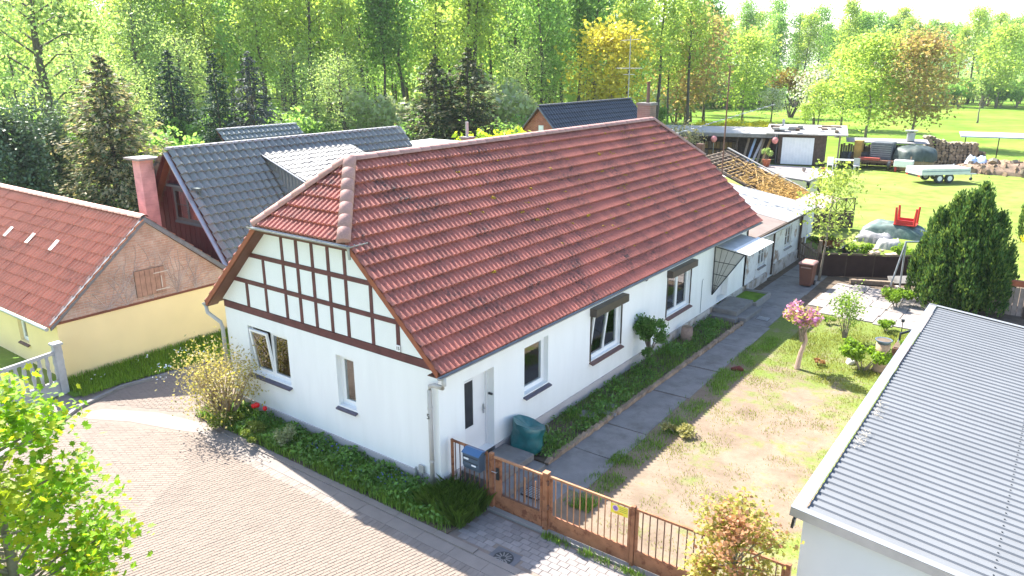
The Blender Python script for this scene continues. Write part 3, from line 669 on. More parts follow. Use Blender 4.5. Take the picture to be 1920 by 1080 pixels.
window(yh, (-15.35, Y0, .65), X, -Y, .6, .8, 1, .13, sill=.08, sillm=SILLBR)
hatch = MB().box(YX+.012, YX+.03, .40, 1.34, 1.88, 2.72).build('hatch', WOOD, yh)
HW_ = mat('hatch_boards', (.36, .20, .14), .85, .25, 6)
for i in range(6): MB().box(YX+.031, YX+.05, .41+i*.155, .555+i*.155, 1.9, 2.7).build('plank', HW_, hatch)
HM = mat('pale_hinge', (.6, .5, .42), .6, .1)
for a in ((.98, 1.45, 2.52, 2.55), (1.0, 1.45, 1.98, 2.01)): MB().box(YX+.051, YX+.06, *a).build('hinge', HM, hatch)
MB().box(YX+.051, YX+.06, 1.2, 1.23, 2.05, 2.42).build('bolt_bar', HM, hatch)
sl_ = math.hypot(YA-Y0+.2, YR-YZ+.02)
yroof = deck(yh, 'roof', (-24, Y0-.18, YZ-.06), X, (0, YA-Y0+.18, YR-YZ+.06), [(0, 0), (24+YX+.1, 0), (24+YX+.1, 3.87), (0, 3.87)], SOFFIT)
deck(yh, 'roof_underlay', (YX+.1, Y1+.18, YZ-.06), -X, (0, -(Y1-YA+.18), YR-YZ+.06), [(0, 0), (11.5, 0), (11.5, 3.87), (0, 3.87)], SOFFIT)
YT = tile_mesh('tile', .398, .345+.05, .045, .075, 2, YTILE, 6, True)
tile_slope(yroof, (-24, Y0-.2, YZ-.07), X, (0, YA-Y0+.2, YR-YZ+.07), [(0, 0), (24+YX, 0), (24+YX, 3.93), (0, 3.93)], .4, .357, YT, 290)
tile_slope(yroof, (YX, Y1+.2, YZ-.07), -X, (0, -(Y1-YA+.2), YR-YZ+.07), [(0, 0), (11.4, 0), (11.4, 3.93), (0, 3.93)], .4, .357, YT, 0)
caps(yroof, (-24, YA, YR+.03), (YX+.1, YA, YR+.03), .13, .38, RIDGE)
for yy, s_ in ((Y0-.2, 1), (Y1+.2, -1)):
    MB().prism([(YX+.08, yy, YZ-.13), (YX+.08, yy, YZ+.01), (YX+.08, YA, YR+.05), (YX+.08, YA, YR-.1)], (.05, 0, 0)).build('verge_board', SLATE, yh)
    MB().prism([(YX-.06, yy, YZ+.01), (YX-.06, YA, YR+.06), (YX+.14, YA, YR+.06), (YX+.14, yy, YZ+.01)], (0, 0, .02)).build('verge_cap', SLATE, yh)
LT = mat('translucent_tile', (.72, .70, .66), .4, .05)
nn = V((0, -(YR-YZ+.07), YA-Y0+.2)).normalized(); vv = V((0, YA-Y0+.2, YR-YZ+.07)).normalized()
for x_ in (-20.5, -19.1, -17.4, -15.7):
    p = V((x_, Y0-.2, YZ-.07))+vv*2.35+nn*.11; MB().obox(p, (.1, 0, 0), vv*.2, nn*.008).build('roof_light', LT, yroof)
mb = MB()
P0 = V((-24, Y0-.3, YZ-.06)); P1 = V((YX+.12, Y0-.3, YZ-.06))
MB().tube([P0, P1], .055, 10).build('gutter', ZINC, yh)
# bare creeper stems on the brick gable
mb = MB()
for i in range(60):
    b0 = V((YX+.018, RND.choice((.1, 1.7, 2.3, -.5, .9)), YZ+.03)); p = b0.copy(); ang = RND.gauss(0, .75); pts = [p.copy()]
    for k in range(RND.randint(5, 14)):
        ang += RND.gauss(0, .18); p = p+V((0, math.sin(ang), math.cos(ang)))*.16
        lim = YR-.15-abs(p.y-YA)*(YR-YZ)/(YA-Y0)
        if p.z > lim or p.z < YZ+.03: break
        pts.append(p.copy())
    if len(pts) > 2: mb.tube(pts, [.008]*(len(pts)-1)+[.003], 4, False)
o = mb.build('creeper_stems', mat('dry_stem', (.5, .38, .33), .9, .2), yh); o['kind'] = 'stuff'
# ------------------------------------------------------------------ concrete baluster fence
cf = thing('concrete_fence', 'grey concrete baluster fence in front of the yellow house', 'fence', loc=(-12.4, -2.9, 0))
CF = mat('old_concrete', (.38, .38, .38), .9, .15, 4, .3, 30)
fp = [V((-10.95, -6.9, 0)), V((-11.35, -4.6, 0)), V((-11.75, -2.35, 0)), V((-12.45, -1.99, 0))]
def cfence(A, B, nb):
    d = (B-A); L = d.length; d.normalize()
    MB().bar(A+Z*.17, B+Z*.17, .07, .34).build('base_panel', CF, cf)
    MB().bar(A+Z*1.22, B+Z*1.22, .08, .09).build('rail', CF, cf); MB().bar(A+Z*.39, B+Z*.39, .08, .08).build('rail', CF, cf)
    for i in range(nb):
        p = A+d*(L*(i+.5)/nb); mb = MB()
        mb.tube([p+Z*.43, p+Z*.55, p+Z*.7, p+Z*.82, p+Z*.95, p+Z*1.1, p+Z*1.18], [.05, .038, .058, .038, .058, .042, .055], 8); mb.build('baluster', CF, cf, True)
cfence(fp[0], fp[1], 11); cfence(fp[1], fp[2], 11); cfence(fp[2], fp[3], 4)
for p in fp[:3]: MB().box(p.x-.1, p.x+.1, p.y-.1, p.y+.1, 0, 1.42).build('post', CF, cf, bevel=.02); MB().box(p.x-.13, p.x+.13, p.y-.13, p.y+.13, 1.42, 1.48).build('post_cap', CF, cf)
# ------------------------------------------------------------------ grey house with dormer
gh = thing('grey_roof_house', 'dark red boarded house with grey tiled roof and dormer', 'house', loc=(-16.6, 10, 0))
GY, GE, GX, GZ = 4.2, 15.7, -16.64, 5.69
sv = V((3.08, 0, -3.80)); sv.normalize()     # down the right slope
mb = MB().prism([(-18.3, GY+.25, 0), (-18.3, GY+.25, 3.5), (GX, GY+.25, GZ-.12), (-13.4, GY+.25, 1.68), (-13.4, GY+.25, 0)], (0, .2, 0)); mb.build('gable_wall', WOODD, gh)
for i in range(30):
    x_ = -18.28+i*.163; zt = GZ-.17-(x_-GX)*3.8/3.08 if x_ > GX else GZ-.17+(x_-GX)*2.07/1.57
    z0 = 0; 
    if zt > .3: MB().box(x_, x_+.15, GY+.215+.008*(i % 2), GY+.248, z0, zt-.09).build('board', BOARD, gh)
MB().box(-18.3, -13.5, GE-.4, GE-.2, 0, 2.0).build('rear_wall', WOODD, gh)
w_ = window(gh, (-16.95, GY+.2, 3.13), X, -Y, 1.72, 1.2, 2, .03, sill=.05, sillm=GREENFR, fm=GREENFR, bars=1, back=False)
MB().box(-17.1, -15.05, GY+.05, GY+.2, 4.38, 4.47).build('window_hood', GREENFR, gh)
groof = deck(gh, 'roof', (-12.6, GY, .70), Y, (-3.08, 0, 3.80), [(0, 0), (11.5, 0), (11.5, 6.42), (0, 6.42)], SOFFIT)
deck(gh, 'roof_underlay', (-18.35, GE, 3.45), -Y, (1.57, 0, 2.07), [(0, 0), (11.5, 0), (11.5, 2.55), (0, 2.55)], SOFFIT)
GT = tile_mesh('tile', .30, .36+.05, .095, .10, 1, GTILE, 10)
tile_slope(groof, (-12.6, GY, .72), Y, (-3.08, 0, 3.80), [(0, 0), (11.5, 0), (11.5, 6.41), (0, 6.41)], .3026, .356, GT, 290)
tile_slope(groof, (-18.4, GE, 3.43), -Y, (1.57, 0, 2.07), [(0, 0), (11.5, 0), (11.5, 2.52), (0, 2.52)], .3026, .356, GT, 0)
caps(groof, (GX, GY-.05, GZ+.05), (GX, GE, GZ+.05), .11, .34, mat('pale_ridge_tile', (.34, .33, .34), .6, .15, 5))
for a, b_ in (((GX, GY-.06, GZ), (-12.6, GY-.06, .71)), ((GX, GY-.06, GZ), (-18.45, GY-.06, 3.36))):
    MB().bar(V(a)-Z*.06, V(b_)-Z*.06, .04, .2, (0, 1, 0)).build('verge_board', BOARD if b_[0] < -18 else STEEL, gh)
# shed dormer with pale roof
dm = MB().prism([(-16.1, 8.0, 5.17), (-13.85, 8.0, 4.45), (-13.85, 8.0, 2.25)], (0, 3.9, 0)).build('dormer', GTILE, gh)
PT = tile_mesh('tile', .30, .36+.05, .026, .05, 1, PALETILE, 6)
deck(dm, 'dormer_roof', (-13.6, 7.8, 4.40), Y, (-2.6, 0, .88), [(0, 0), (4.3, 0), (4.3, 2.78), (0, 2.78)], SOFFIT)
tile_slope(dm, (-13.6, 7.8, 4.42), Y, (-2.6, 0, .88), [(0, 0), (4.3, 0), (4.3, 2.78), (0, 2.78)], .3026, .356, PT, 0, stuffname='dormer_tiles')
# tiled dormer cheek, valley strip
tm_ = tile_mesh('tile', .2, .24, .02, .03, 1, GTILE, 6)
tile_slope(dm, (-16.1, 7.985, 2.25), X, (0, 0.001, 1), [(0.02, 2.89), (2.25, 0.0), (2.25, 2.16)], .2, .22, tm_, 0, stuffname='cheek_tiles')
MB().bar((-13.6, 7.78, 4.38), (-16.2, 7.78, 5.27), .04, .12, (0, 1, 0)).build('dormer_edge', STEEL, dm)
rear = thing('rear_roof_wing', 'small grey tiled roof wing behind the grey house ridge', 'outbuilding', loc=(-26, 16, 0))
rr = deck(rear, 'roof', (-24.5, 12.6, 3.3), Y, (-2.2, 0, 2.0), [(0, 0), (5, 0), (5, 2.97), (0, 2.97)], SOFFIT)
tile_slope(rr, (-24.5, 12.6, 3.32), Y, (-2.2, 0, 2.0), [(0, 0), (5, 0), (5, 2.97), (0, 2.97)], .3, .36, GT, 0)
caps(rr, (-26.7, 12.6, 5.35), (-26.7, 17.6, 5.35), .11, .36, mat('pale_wing_ridge', (.34, .33, .34), .6, .15, 5)); MB().box(-29, -24.6, 12.8, 17.5, 0, 3.3).build('wall', WHITE, rear)
flat = thing('flat_roof_shed', 'low shed with pale flat roof behind the grey house', 'shed', loc=(-16, 18.5, 0))
MB().box(-19, -13.5, 16.4, 20.6, 0, 4.55).build('wall', CONCLT, flat); MB().box(-19.2, -13.3, 16.2, 20.8, 4.55, 4.68).build('roof_slab', mat('pale_felt', (.6, .62, .62), .8, .05), flat)
# pink chimney stack
ch = thing('pink_chimney', 'tall pink block chimney standing beside the boarded gable', 'chimney', loc=(-17.2, 3.7, 0))
MB().box(-17.85, -17.33, 3.5, 4.0, 0, 5.38).build('stack', BRICKC2, ch); MB().box(-18.1, -17.05, 3.32, 4.18, 5.38, 5.45).build('cap', CONCLT, ch)
# ------------------------------------------------------------------ brick barn
ba = thing('brick_barn', 'red brick barn with dark tiled roof behind the farmhouse', 'barn', loc=(-18, 35, 0))
BX, BY0, BY1, BZ = -18.2, 30.0, 41.8, 6.0
MB().prism([(BX-3.2, BY0, 0), (BX+3.2, BY0, 0), (BX+3.2, BY0, 2.6), (BX, BY0, BZ-.15), (BX-3.2, BY0, 2.6)], (0, .3, 0)).build('gable_wall', BRICKB, ba)
MB().prism([(BX-3.2, BY1, 0), (BX+3.2, BY1, 0), (BX+3.2, BY1, 2.6), (BX, BY1, BZ-.15), (BX-3.2, BY1, 2.6)], (0, -.3, 0)).build('rear_wall', BRICKB, ba)
MB().box(BX+2.9, BX+3.2, BY0, BY1, 0, 2.7).build('side_wall', BRICKB, ba)
broof = deck(ba, 'roof', (BX+3.5, BY0-.2, 2.2), Y, (-3.5, 0, 3.8), [(0, 0), (12.2, 0), (12.2, 5.166), (0, 5.166)], SOFFIT)
deck(ba, 'roof_underlay', (BX-3.5, BY1+.2, 2.2), -Y, (3.5, 0, 3.8), [(0, 0), (12.2, 0), (12.2, 5.166), (0, 5.166)], SOFFIT)
BT = tile_mesh('tile', .30, .36+.05, .035, .045, 1, BTILE, 4)
tile_slope(broof, (BX+3.5, BY0-.2, 2.22), Y, (-3.5, 0, 3.8), [(0, 0), (12.2, 0), (12.2, 5.16), (0, 5.16)], .305, .37, BT, 0)
caps(broof, (BX, BY0-.2, BZ+.05), (BX, BY1+.2, BZ+.05), .12, .4, mat('slate_ridge', (.09, .09, .10), .5, .2, 5))
MB().box(BX-.1, BX+.25, BY0-.06, BY0, 4.35, 4.85).build('vent_window', SIGNW, ba)
for s_ in (-1, 1): MB().bar((BX, BY0-.22, BZ-.02), (BX+s_*3.5, BY0-.22, 2.18), .05, .2, (0, 1, 0)).build('verge_board', SLATE, ba)
# antennas
def antenna(name, label, P, h, arms, r=.03, m=None):
    t = thing(name, label, 'antenna', loc=P); P = V(P); m = m or ZINC
    MB().tube([P, P+Z*h], r, 6).build('mast', m, t)
    for z_, d, L, n_, el in arms:
        d = V(d).normalized(); c = P+Z*z_; MB().tube([c-d*L*.5, c+d*L*.5], .02, 5).build('boom', ZINC, t)
        s_ = V((0, 0, 1)).cross(d)
        for i in range(n_):
            q = c+d*(L*(i/(n_-1)-.5)); MB().tube([q-s_*el, q+s_*el], .012, 4).build('element', ZINC, t)
    return t
antenna('roof_antenna', 'tall antenna mast rising from the dark barn ridge', (BX, 41.6, 6.05), 4.5, ((4.2, (1, .3, .05), 1.3, 7, .3), (2.2, (1, .2, 0), 1.9, 8, .35), (1.75, (1, .4, 0), .8, 4, .3)))
antenna('pole_antenna', 'rusty antenna pole behind the far roof end', (-3.85, 24.35, 2.9), 5.6, ((3.25, (.55, .8, .22), 5.2, 14, .12),), .035, RUSTD)
# ------------------------------------------------------------------ annex
an = thing('annex', 'old low annex with peeling white walls and felt and corrugated roof', 'outbuilding', loc=(-2, 21.5, 0))
PEEL = mat('peeling_render', (.68, .68, .66), .9, .08, 3, .3, 25, c2=(.33, .25, .19), t2=(.54, .62), s2=1.1)
aops = [(19.0-17.6, 19.85-17.6, .75, 1.75), (20.15-17.6, 20.95-17.6, .05, 1.95), (22.3-17.6, 23.2-17.6, .9, 1.85)]
mb = MB(); wall_open(mb, (-.02, 17.6, 0), Y, 7.9, 2.22, aops, X, .2); mb.build('front_wall', PEEL, an)
MB().box(-5, -.03, 25.3, 25.5, 0, 2.3).build('end_wall', PEEL, an); MB().box(-5.2, -5, 17.6, 25.5, 0, 3.1).build('back_wall', PEEL, an)
MB().box(-.15, .06, 17.6, 20.1, -.05, .35).build('plinth', PLINTH_OLD, an); MB().box(-.15, .06, 21.0, 25.5, -.05, .5).build('plinth', PLINTH_OLD, an)
OLDFR = mat('old_white_frame', (.55, .54, .52), .7, .1, 5)
window(an, (-.02, 19.0, .75), Y, X, .85, 1.0, 2, .08, sill=.06, sillm=CONC, fm=OLDFR, bars=1); window(an, (-.02, 22.3, .9), Y, X, .9, .95, 2, .08, sill=.06, sillm=CONCLT, fm=OLDFR, bars=1)
MB().box(-.12, -.08, 20.2, 20.9, .05, 1.9).build('door', OLDFR, an); MB().box(-.14, -.02, 20.86, 20.97, .05, 1.95).build('door_post', WOODD, an)
for i in range(3): MB().box(-.078, -.06, 20.28, 20.82, .15+i*.58, .62+i*.58).build('door_panel', OLDFR, an)
FELT = mat('brown_felt', (.19, .15, .135), .9, .12, 2, .2, 30)
MB().prism([(.28, 17.58, 2.24), (.28, 21.3, 2.24), (-5.2, 21.3, 3.12), (-5.2, 17.58, 3.12)], (0, 0, .05)).build('felt_roof', FELT, an)
def corr(name, P, U, Vv, L, W_, pitch, amp, m, parent, seg=4, trap=False):
    """corrugated sheet: ribs run along Vv, waves along U"""
    P, U, Vv = V(P), V(U).normalized(), V(Vv).normalized(); N = U.cross(Vv); mb = MB(); n_ = int(L/pitch)
    pr = []
    for i in range(n_):
        if trap: pr += [(i*pitch, 0), (i*pitch+pitch*.58, 0), (i*pitch+pitch*.68, amp), (i*pitch+pitch*.9, amp)]
        else: pr += [(i*pitch+pitch*k/seg, amp*math.sin(2*math.pi*k/seg)) for k in range(seg)]
    pr.append((n_*pitch, 0))
    for u, h_ in pr: mb.v += [tuple(P+U*u+N*h_), tuple(P+U*u+N*h_+Vv*W_)]
    mb.f = [(2*i, 2*i+2, 2*i+3, 2*i+1) for i in range(len(pr)-1)]
    return mb.build(name, m, parent)
CORR = mat('pale_fibre_cement', (.30, .305, .31), .8, .07, 1.5, .1, 30)
corr('corrugated_roof', (.34, 21.25, 2.29), Y, (-5.5, 0, .9), 4.6, 5.6, .16, .025, CORR, an)
MB().box(.3, .36, 17.6, 21.3, 2.2, 2.28).build('eave_board', WOODD, an); MB().box(.3, .36, 21.3, 25.8, 2.19, 2.26).build('eave_board', WOODD, an)
MB().tube([(.40, 17.7, 2.22), (.40, 21.4, 2.14)], .04, 8).build('gutter', ZINC, an); MB().tube([(.1, 24.2, 2.1), (.06, 24.2, .1)], .05, 8).build('downpipe', WOODD, an)
for i in range(7): MB().box(.0, .02, 24.3+i*.17, 24.45+i*.17, .45, 2.15).build('plank', OLDFR, an)
# ------------------------------------------------------------------ ruined shed roof
ru = thing('ruined_shed', 'collapsing shed roof of bare yellowed laths behind the annex', 'shed', loc=(-3.5, 28, 0))
A = V((-1.3, 25.9, 2.1)); Uu = V((0, 1, 0)); dn = V((-4.5, 0, 1.95))
MB().prism([A-Z*.12, A+Uu*4.0-Z*.12, A+Uu*4.0+dn-Z*.12, A+dn-Z*.12], (0, 0, .05)).build('roof_underlay', WOODD, ru)
for i in range(7): MB().bar(A+Uu*(.05+i*.64), A+Uu*(.05+i*.64)+dn, .08, .1).build('rafter', WOOD, ru)
for i in range(22):
    f = (i+.4)/22; a = A+dn*f+Z*.07; b0 = RND.uniform(0, .6); b1 = RND.uniform(2.6, 4.0)
    MB().bar(a+Uu*b0+Z*RND.uniform(-.02, .03), a+Uu*b1+dn*RND.uniform(-.02, .02), .05, .04).build('lath', WOODY if RND.random() < .45 else WOOD, ru)
for i in range(10): MB().bar(A+Uu*RND.uniform(0, 3)+dn*RND.uniform(.05, .3)+Z*.12, A+Uu*RND.uniform(1, 4)+dn*RND.uniform(.4, .9)+Z*.16, .05, .04).build('loose_lath', WOODY, ru)
MB().bar(A+Uu*4.1+Z*.14, A+Uu*4.1+dn+Z*.14, .2, .05).build('verge_board', CONCLT, ru)
MB().box(-6, -.9, 26.1, 29.9, 0, 2.1).build('wall', PEEL, ru)
mb = MB()
for i in range(1100):
    p = A+Uu*RND.uniform(-.3, 3.8)+dn*(abs(RND.gauss(0, .25)))+Z*.1+V((RND.uniform(0, .4), 0, -.03)); d = V((RND.gauss(0, 1), RND.gauss(0, 1), RND.gauss(0, .2))).normalized()*.18
    mb.bar(p-d, p+d, .02, .015)
o = mb.build('straw', mat('straw', (.48, .30, .09), .9, .3, 9), ru); o['kind'] = 'stuff'
MB().prism([(.4, 26.2, 2.05), (.4, 29.6, 2.05), (-1.0, 29.6, 2.25), (-1.0, 26.2, 2.25)], (0, 0, .05)).build('lower_roof', mat('brown_felt_edge', (.34, .25, .21), .9, .15, 3), ru)
MB().box(-5.9, -5.55, 25.9, 26.2, 2, 4.75).build('brick_pier', RUSTD, ru)
lt = thing('lean_to', 'small grey lean-to roof on a dark post beside the railing', 'shelter', loc=(-3, 32, 0))
MB().prism([(-4.2, 31.0, 2.75), (-1.6, 31.0, 2.55), (-1.6, 33.6, 2.55), (-4.2, 33.6, 2.75)], (0, 0, .08)).build('roof_slab', CONC, lt)
MB().box(-1.75, -1.6, 31.05, 31.25, 0, 2.56).build('post', DARKMET, lt); MB().box(-1.75, -1.6, 33.3, 33.5, 0, 2.56).build('post', DARKMET, lt); MB().box(-4.2, -1.62, 33.4, 33.5, 0, 2.6).build('wall', WHITE, lt)
rl = thing('cross_railing', 'dark wooden railing with crossed bars beside the lean-to', 'railing', loc=(-.6, 32, 0))
ra, rb = V((-1.55, 31.3, 0)), V((.35, 33.0, 0)); dd = rb-ra
for z_ in (.9, 1.6): MB().bar(ra+Z*z_, rb+Z*z_, .05, .06).build('rail', WOODD, rl)
for i in range(6):
    p = ra+dd*i/5; MB().bar(p, p+Z*1.65, .06, .06).build('post', WOODD, rl)
    if i < 5: q = ra+dd*(i+1)/5; MB().bar(p+Z*.9, q+Z*1.6, .03, .03).build('cross_bar', WOODD, rl); MB().bar(p+Z*1.6, q+Z*.9, .03, .03).build('cross_bar', WOODD, rl)
MB().bar(ra+Z*.42, rb+Z*.42, .05, .84).build('base_boards', WOODD, rl)
# ------------------------------------------------------------------ garage
ga = thing('garage', 'pale garage with grey trapezoid sheet metal roof', 'garage', loc=(9.5, 6.3, 0))
MB().prism([(7.1, .3, 0), (12.9, .3, 0), (12.9, .3, 1.50), (7.1, .3, 2.08)], (0, 12, 0)).build('wall', GARAGEW, ga)
gU = V((0, 1, 0)); gV = V((6, 0, -.6)).normalized(); gN = V((.6, 0, 6)).normalized()
pg = V((7.0, .17, 2.25))
mb = MB(); pr = []
n_ = 60; pitch = 12.1/n_
for i in range(n_): pr += [(i*pitch, .0), (i*pitch+pitch*.42, .0), (i*pitch+pitch*.5, .027), (i*pitch+pitch*.92, .027)]
pr.append((n_*pitch, 0))
for u, h_ in pr:
    b_ = pg+gU*(u+.05)+gV*.125+gN*(h_-.02); mb.v += [tuple(b_), tuple(b_+gV*5.9), tuple(b_-gN*(h_+.03))]
for i in range(len(pr)-1): mb.f += [(3*i, 3*i+3, 3*i+4, 3*i+1), (3*i+2, 3*i+5, 3*i+3, 3*i)] if False else [(3*i, 3*i+1, 3*i+4, 3*i+3), (3*i+2, 3*i, 3*i+3, 3*i+5)]
mb.build('roof_sheet', ROOFSHEET, ga)
FLASH = mat('white_grey_flashing', (.21, .218, .23), .55, .04, 2)
MB().prism([pg-gV*.06+gN*.03, pg-gV*.06+gU*12.25+gN*.03, pg+gV*.12+gU*12.25+gN*.03, pg+gV*.12+gN*.03], gN*.012).build('edge_flashing', FLASH, ga)
MB().prism([pg-gV*.07-gN*.12, pg-gV*.07+gU*12.25-gN*.12, pg-gV*.07+gU*12.25+gN*.04, pg-gV*.07+gN*.04], gV*.012).build('edge_fascia', STEEL, ga)
MB().prism([pg-gV*.06-gU*.04-gN*.10, pg+gV*6.05-gU*.04-gN*.10, pg+gV*6.05-gU*.04+gN*.04, pg-gV*.06-gU*.04+gN*.04], gU*.05).build('front_fascia', STEEL, ga)
MB().prism([pg-gV*.06-gU*.045+gN*.042, pg+gV*6.05-gU*.045+gN*.042, pg+gV*6.05+gU*.09+gN*.042, pg-gV*.06+gU*.09+gN*.042], gN*.008).build('front_flashing', FLASH, ga)
MB().prism([pg+gU*12.13-gV*.06+gN*.03, pg+gU*12.13+gV*6.05+gN*.03, pg+gU*12.26+gV*6.05+gN*.03, pg+gU*12.26-gV*.06+gN*.03], gN*.012).build('rear_flashing', FLASH, ga)
for k in range(60): MB().obox(pg+gV*(2.55+.0*k)+gU*(.05+12.1/60*(k+.71))+gN*.0175, gU*.008, gV*.012, gN*.004).build('screw', DARKMET, ga)
MB().obox(pg+gV*.02-gU*.02-gN*.2, gU*.05, gV*.02, gN*.08).build('gutter_end', DARKMET, ga)
mb = MB()
for c in ((.20, 3.2), (.19, 2.7), (.19, 4.2), (.18, 4.6), (.22, 3.0)):
    for k in range(14):
        p = pg+gV*(c[0]+RND.uniform(0, .15))+gU*(c[1]+RND.uniform(-.2, .2))+gN*.04; mb.bar(p, p+gU*RND.uniform(-.08, .08)+gV*RND.uniform(-.08, .08)+gN*.02, .006, .006)
o = mb.build('dry_twigs', mat('dry_twig', (.45, .40, .33), .9, .3), ga); o['kind'] = 'stuff'
# ------------------------------------------------------------------ rusty gate fence
fe = thing('gate_fence', 'rusty orange steel fence with gates along the yard front', 'fence', loc=(3.5, .26, 0))
FY = .26
def post(x, w, h, m=RUST, y_=FY): return MB().box(x-w/2, x+w/2, y_-w/2, y_+w/2, 0, h).build('post', m, fe, bevel=.006)
post(.10, .05, 1.22); post(1.02, .04, 1.22); pst = post(1.14, .085, 1.24); post(2.46, .11, 1.25); post(4.31, .075, 1.24); post(6.98, .08, 1.24)
MB().box(2.40, 2.52, FY-.06, FY+.06, 1.25, 1.265).build('post_cap', BRASSBAR, fe)
MB().box(.10, 1.02, FY-.02, FY+.02, 1.17, 1.21).build('rail', RUST, fe); MB().box(.1, 1.02, FY-.015, FY+.015, .12, .15).build('rail', RUSTD, fe)
def bars(x0, x1, n_, z0, z1, m):
    me = MB().box(-.0085, .0085, -.0085, .0085, z0, z1).mesh('bar', m)
    for i in range(n_): link('bar', me, fe, Matrix.Translation((x0+(x1-x0)*(i+.5)/n_+RND.uniform(-.006, .006), FY, 0)))
bars(.12, 1.0, 7, .15, 1.17, RUSTD)
gate = MB().box(1.24, 1.39, FY-.02, FY+.02, .35, 1.16).build('lock_panel', RUST, fe)
MB().obox((1.31, FY-.03, .83), (.035, 0, 0), (0, .012, 0), (0, 0, .13)).build('lock_plate', DARKMET, gate); MB().tube([(1.31, FY-.03, .88), (1.31, FY-.08, .88), (1.20, FY-.08, .88)], .01, 6).build('gate_handle', ZINC, gate)
MB().box(1.22, 2.36, FY-.018, FY+.018, .05, .36).build('kick_plate', RUST, fe); MB().box(1.22, 2.38, FY-.022, FY+.022, 1.15, 1.19).build('rail', BRASSBAR, fe); MB().box(1.40, 2.32, FY-.015, FY+.015, .36, .385).build('rail', RUSTD, fe)
MB().box(2.32, 2.37, FY-.022, FY+.022, .05, 1.15).build('stile', RUST, fe)
bars(1.42, 2.32, 8, .38, 1.15, RUSTD)
for xa in (1.72, 1.95, 2.2): MB().box(xa, xa+.02, FY-.012, FY+.008, .42, .98).build('bar', BRASSBAR, fe)
for x0, x1, n_ in ((2.55, 4.26, 12), (4.36, 6.93, 18)):
    MB().box(x0, x1, FY-.016, FY+.016, .06, .37).build('kick_plate', RUST, fe); MB().box(x0-.01, x1+.01, FY-.02, FY+.02, 1.17, 1.21).build('rail', BRASSBAR if x0 < 4 else RUST, fe)
    MB().box(x0, x0+.045, FY-.02, FY+.02, .06, 1.17).build('stile', RUST, fe); MB().box(x1-.045, x1, FY-.02, FY+.02, .06, 1.17).build('stile', RUST, fe)
    bars(x0+.06, x1-.06, n_, .37, 1.17, BRASSBAR if x0 < 4 else RUSTD)
for z_ in (1.02, .5): MB().tube([(2.53, FY-.04, z_), (2.53, FY-.04, z_+.09)], .022, 8).build('hinge', RUSTD, fe)
mbx = thing('mailbox', 'dark blue-grey metal mailbox hung on the rusty fence', 'mailbox', loc=(.79, .2, .85))
MBM = mat('blue_grey_box', (.07, .10, .14), .4, .08); MBT = mat('blue_lid', (.06, .14, .27), .3, .05)
MB().prism([(.58, .02, 1.19), (.58, .02, .92), (.58, .06, .82), (.58, .22, .82), (.58, .22, 1.22), (.58, .14, 1.25)], (.42, 0, 0)).build('body', MBM, mbx, bevel=.008)
MB().prism([(.57, -.0, 1.195), (.57, .14, 1.265), (.57, .235, 1.235), (.57, .235, 1.22), (.57, .13, 1.25), (.57, .0, 1.18)], (.44, 0, 0)).build('lid', MBT, mbx)
for z_ in (1.11, 1.0): MB().box(.6, .98, .012, .018, z_, z_+.012).build('slot', DARKMET, mbx)
for a in ((.62, .74, 1.055, 1.09), (.82, .93, .945, .975)): MB().box(a[0], a[1], .008, .018, a[2], a[3]).build('name_label', SIGNW, mbx)
sg = thing('parking_sign', 'yellow no-stopping sign with blue disc wired to the fence', 'sign', loc=(4.03, .23, 1.0))
MB().box(3.87, 4.21, FY-.032, FY-.026, .97, 1.16).build('plate', mat('sign_yellow', (.75, .62, .06), .45, .06), sg)
MB().tube([(3.965, FY-.033, 1.085), (3.965, FY-.0375, 1.085)], .062, 24).build('disc_rim', mat('sign_rim', (.75, .5, .45), .5, .05), sg)
MB().tube([(3.965, FY-.038, 1.085), (3.965, FY-.0405, 1.085)], .045, 24).build('disc', mat('sign_violet', (.22, .14, .42), .5, .05), sg)
TXT = mat('sign_lines', (.35, .33, .05), .6, .05); 
for i in range(3): MB().box(4.045, 4.19, FY-.0335, FY-.0325, 1.115-i*.036, 1.127-i*.036).build('print_line', TXT, sg)
MB().box(3.95, 4.12, FY-.0335, FY-.0325, .992, 1.008).build('print_line', mat('sign_orange', (.75, .25, .03), .6, .05), sg)
# ------------------------------------------------------------------ bag, bin, other garden things
def lathe(mb, c, prof, seg=14, wob=0, rnd=RND):
    c = V(c); n0 = len(mb.v)
    for z_, r in prof:
        for k in range(seg):
            t = 2*math.pi*k/seg; w_2 = 1+rnd.uniform(-wob, wob); mb.v.append((c.x+r*w_2*math.cos(t), c.y+r*w_2*math.sin(t), c.z+z_))
    for i in range(len(prof)-1):
        for k in range(seg): j = (k+1) % seg; mb.f.append((n0+i*seg+k, n0+i*seg+j, n0+(i+1)*seg+j, n0+(i+1)*seg+k))
    mb.f.append(tuple(n0+k for k in reversed(range(seg)))); mb.f.append(tuple(n0+(len(prof)-1)*seg+k for k in range(seg))); return mb
bag = thing('garden_sack', 'bulging teal garden waste sack beside the front door', 'sack', loc=(.47, 2.62, .05))
rb_ = random.Random(3)
mb = MB(); seg = 30; prof = [(0, .20), (.04, .30), (.14, .345), (.28, .345), (.42, .315), (.54, .33), (.64, .345), (.70, .335)]
n0 = 0
for i, (z_, r) in enumerate(prof):
    for k in range(seg):
        t = 2*math.pi*k/seg; rr = 1.1*r*(1+.05*math.sin(3*t+i*.9)+.035*math.sin(7*t-i*1.7)+.03*rb_.uniform(-1, 1)); lean = z_*.2
        mb.v.append((.41+rr*math.cos(t)*.98+lean*.2, 2.48+rr*math.sin(t)*1.04+lean*.35, .06+z_*(1-.16*math.sin(t)-.12*math.cos(t))))
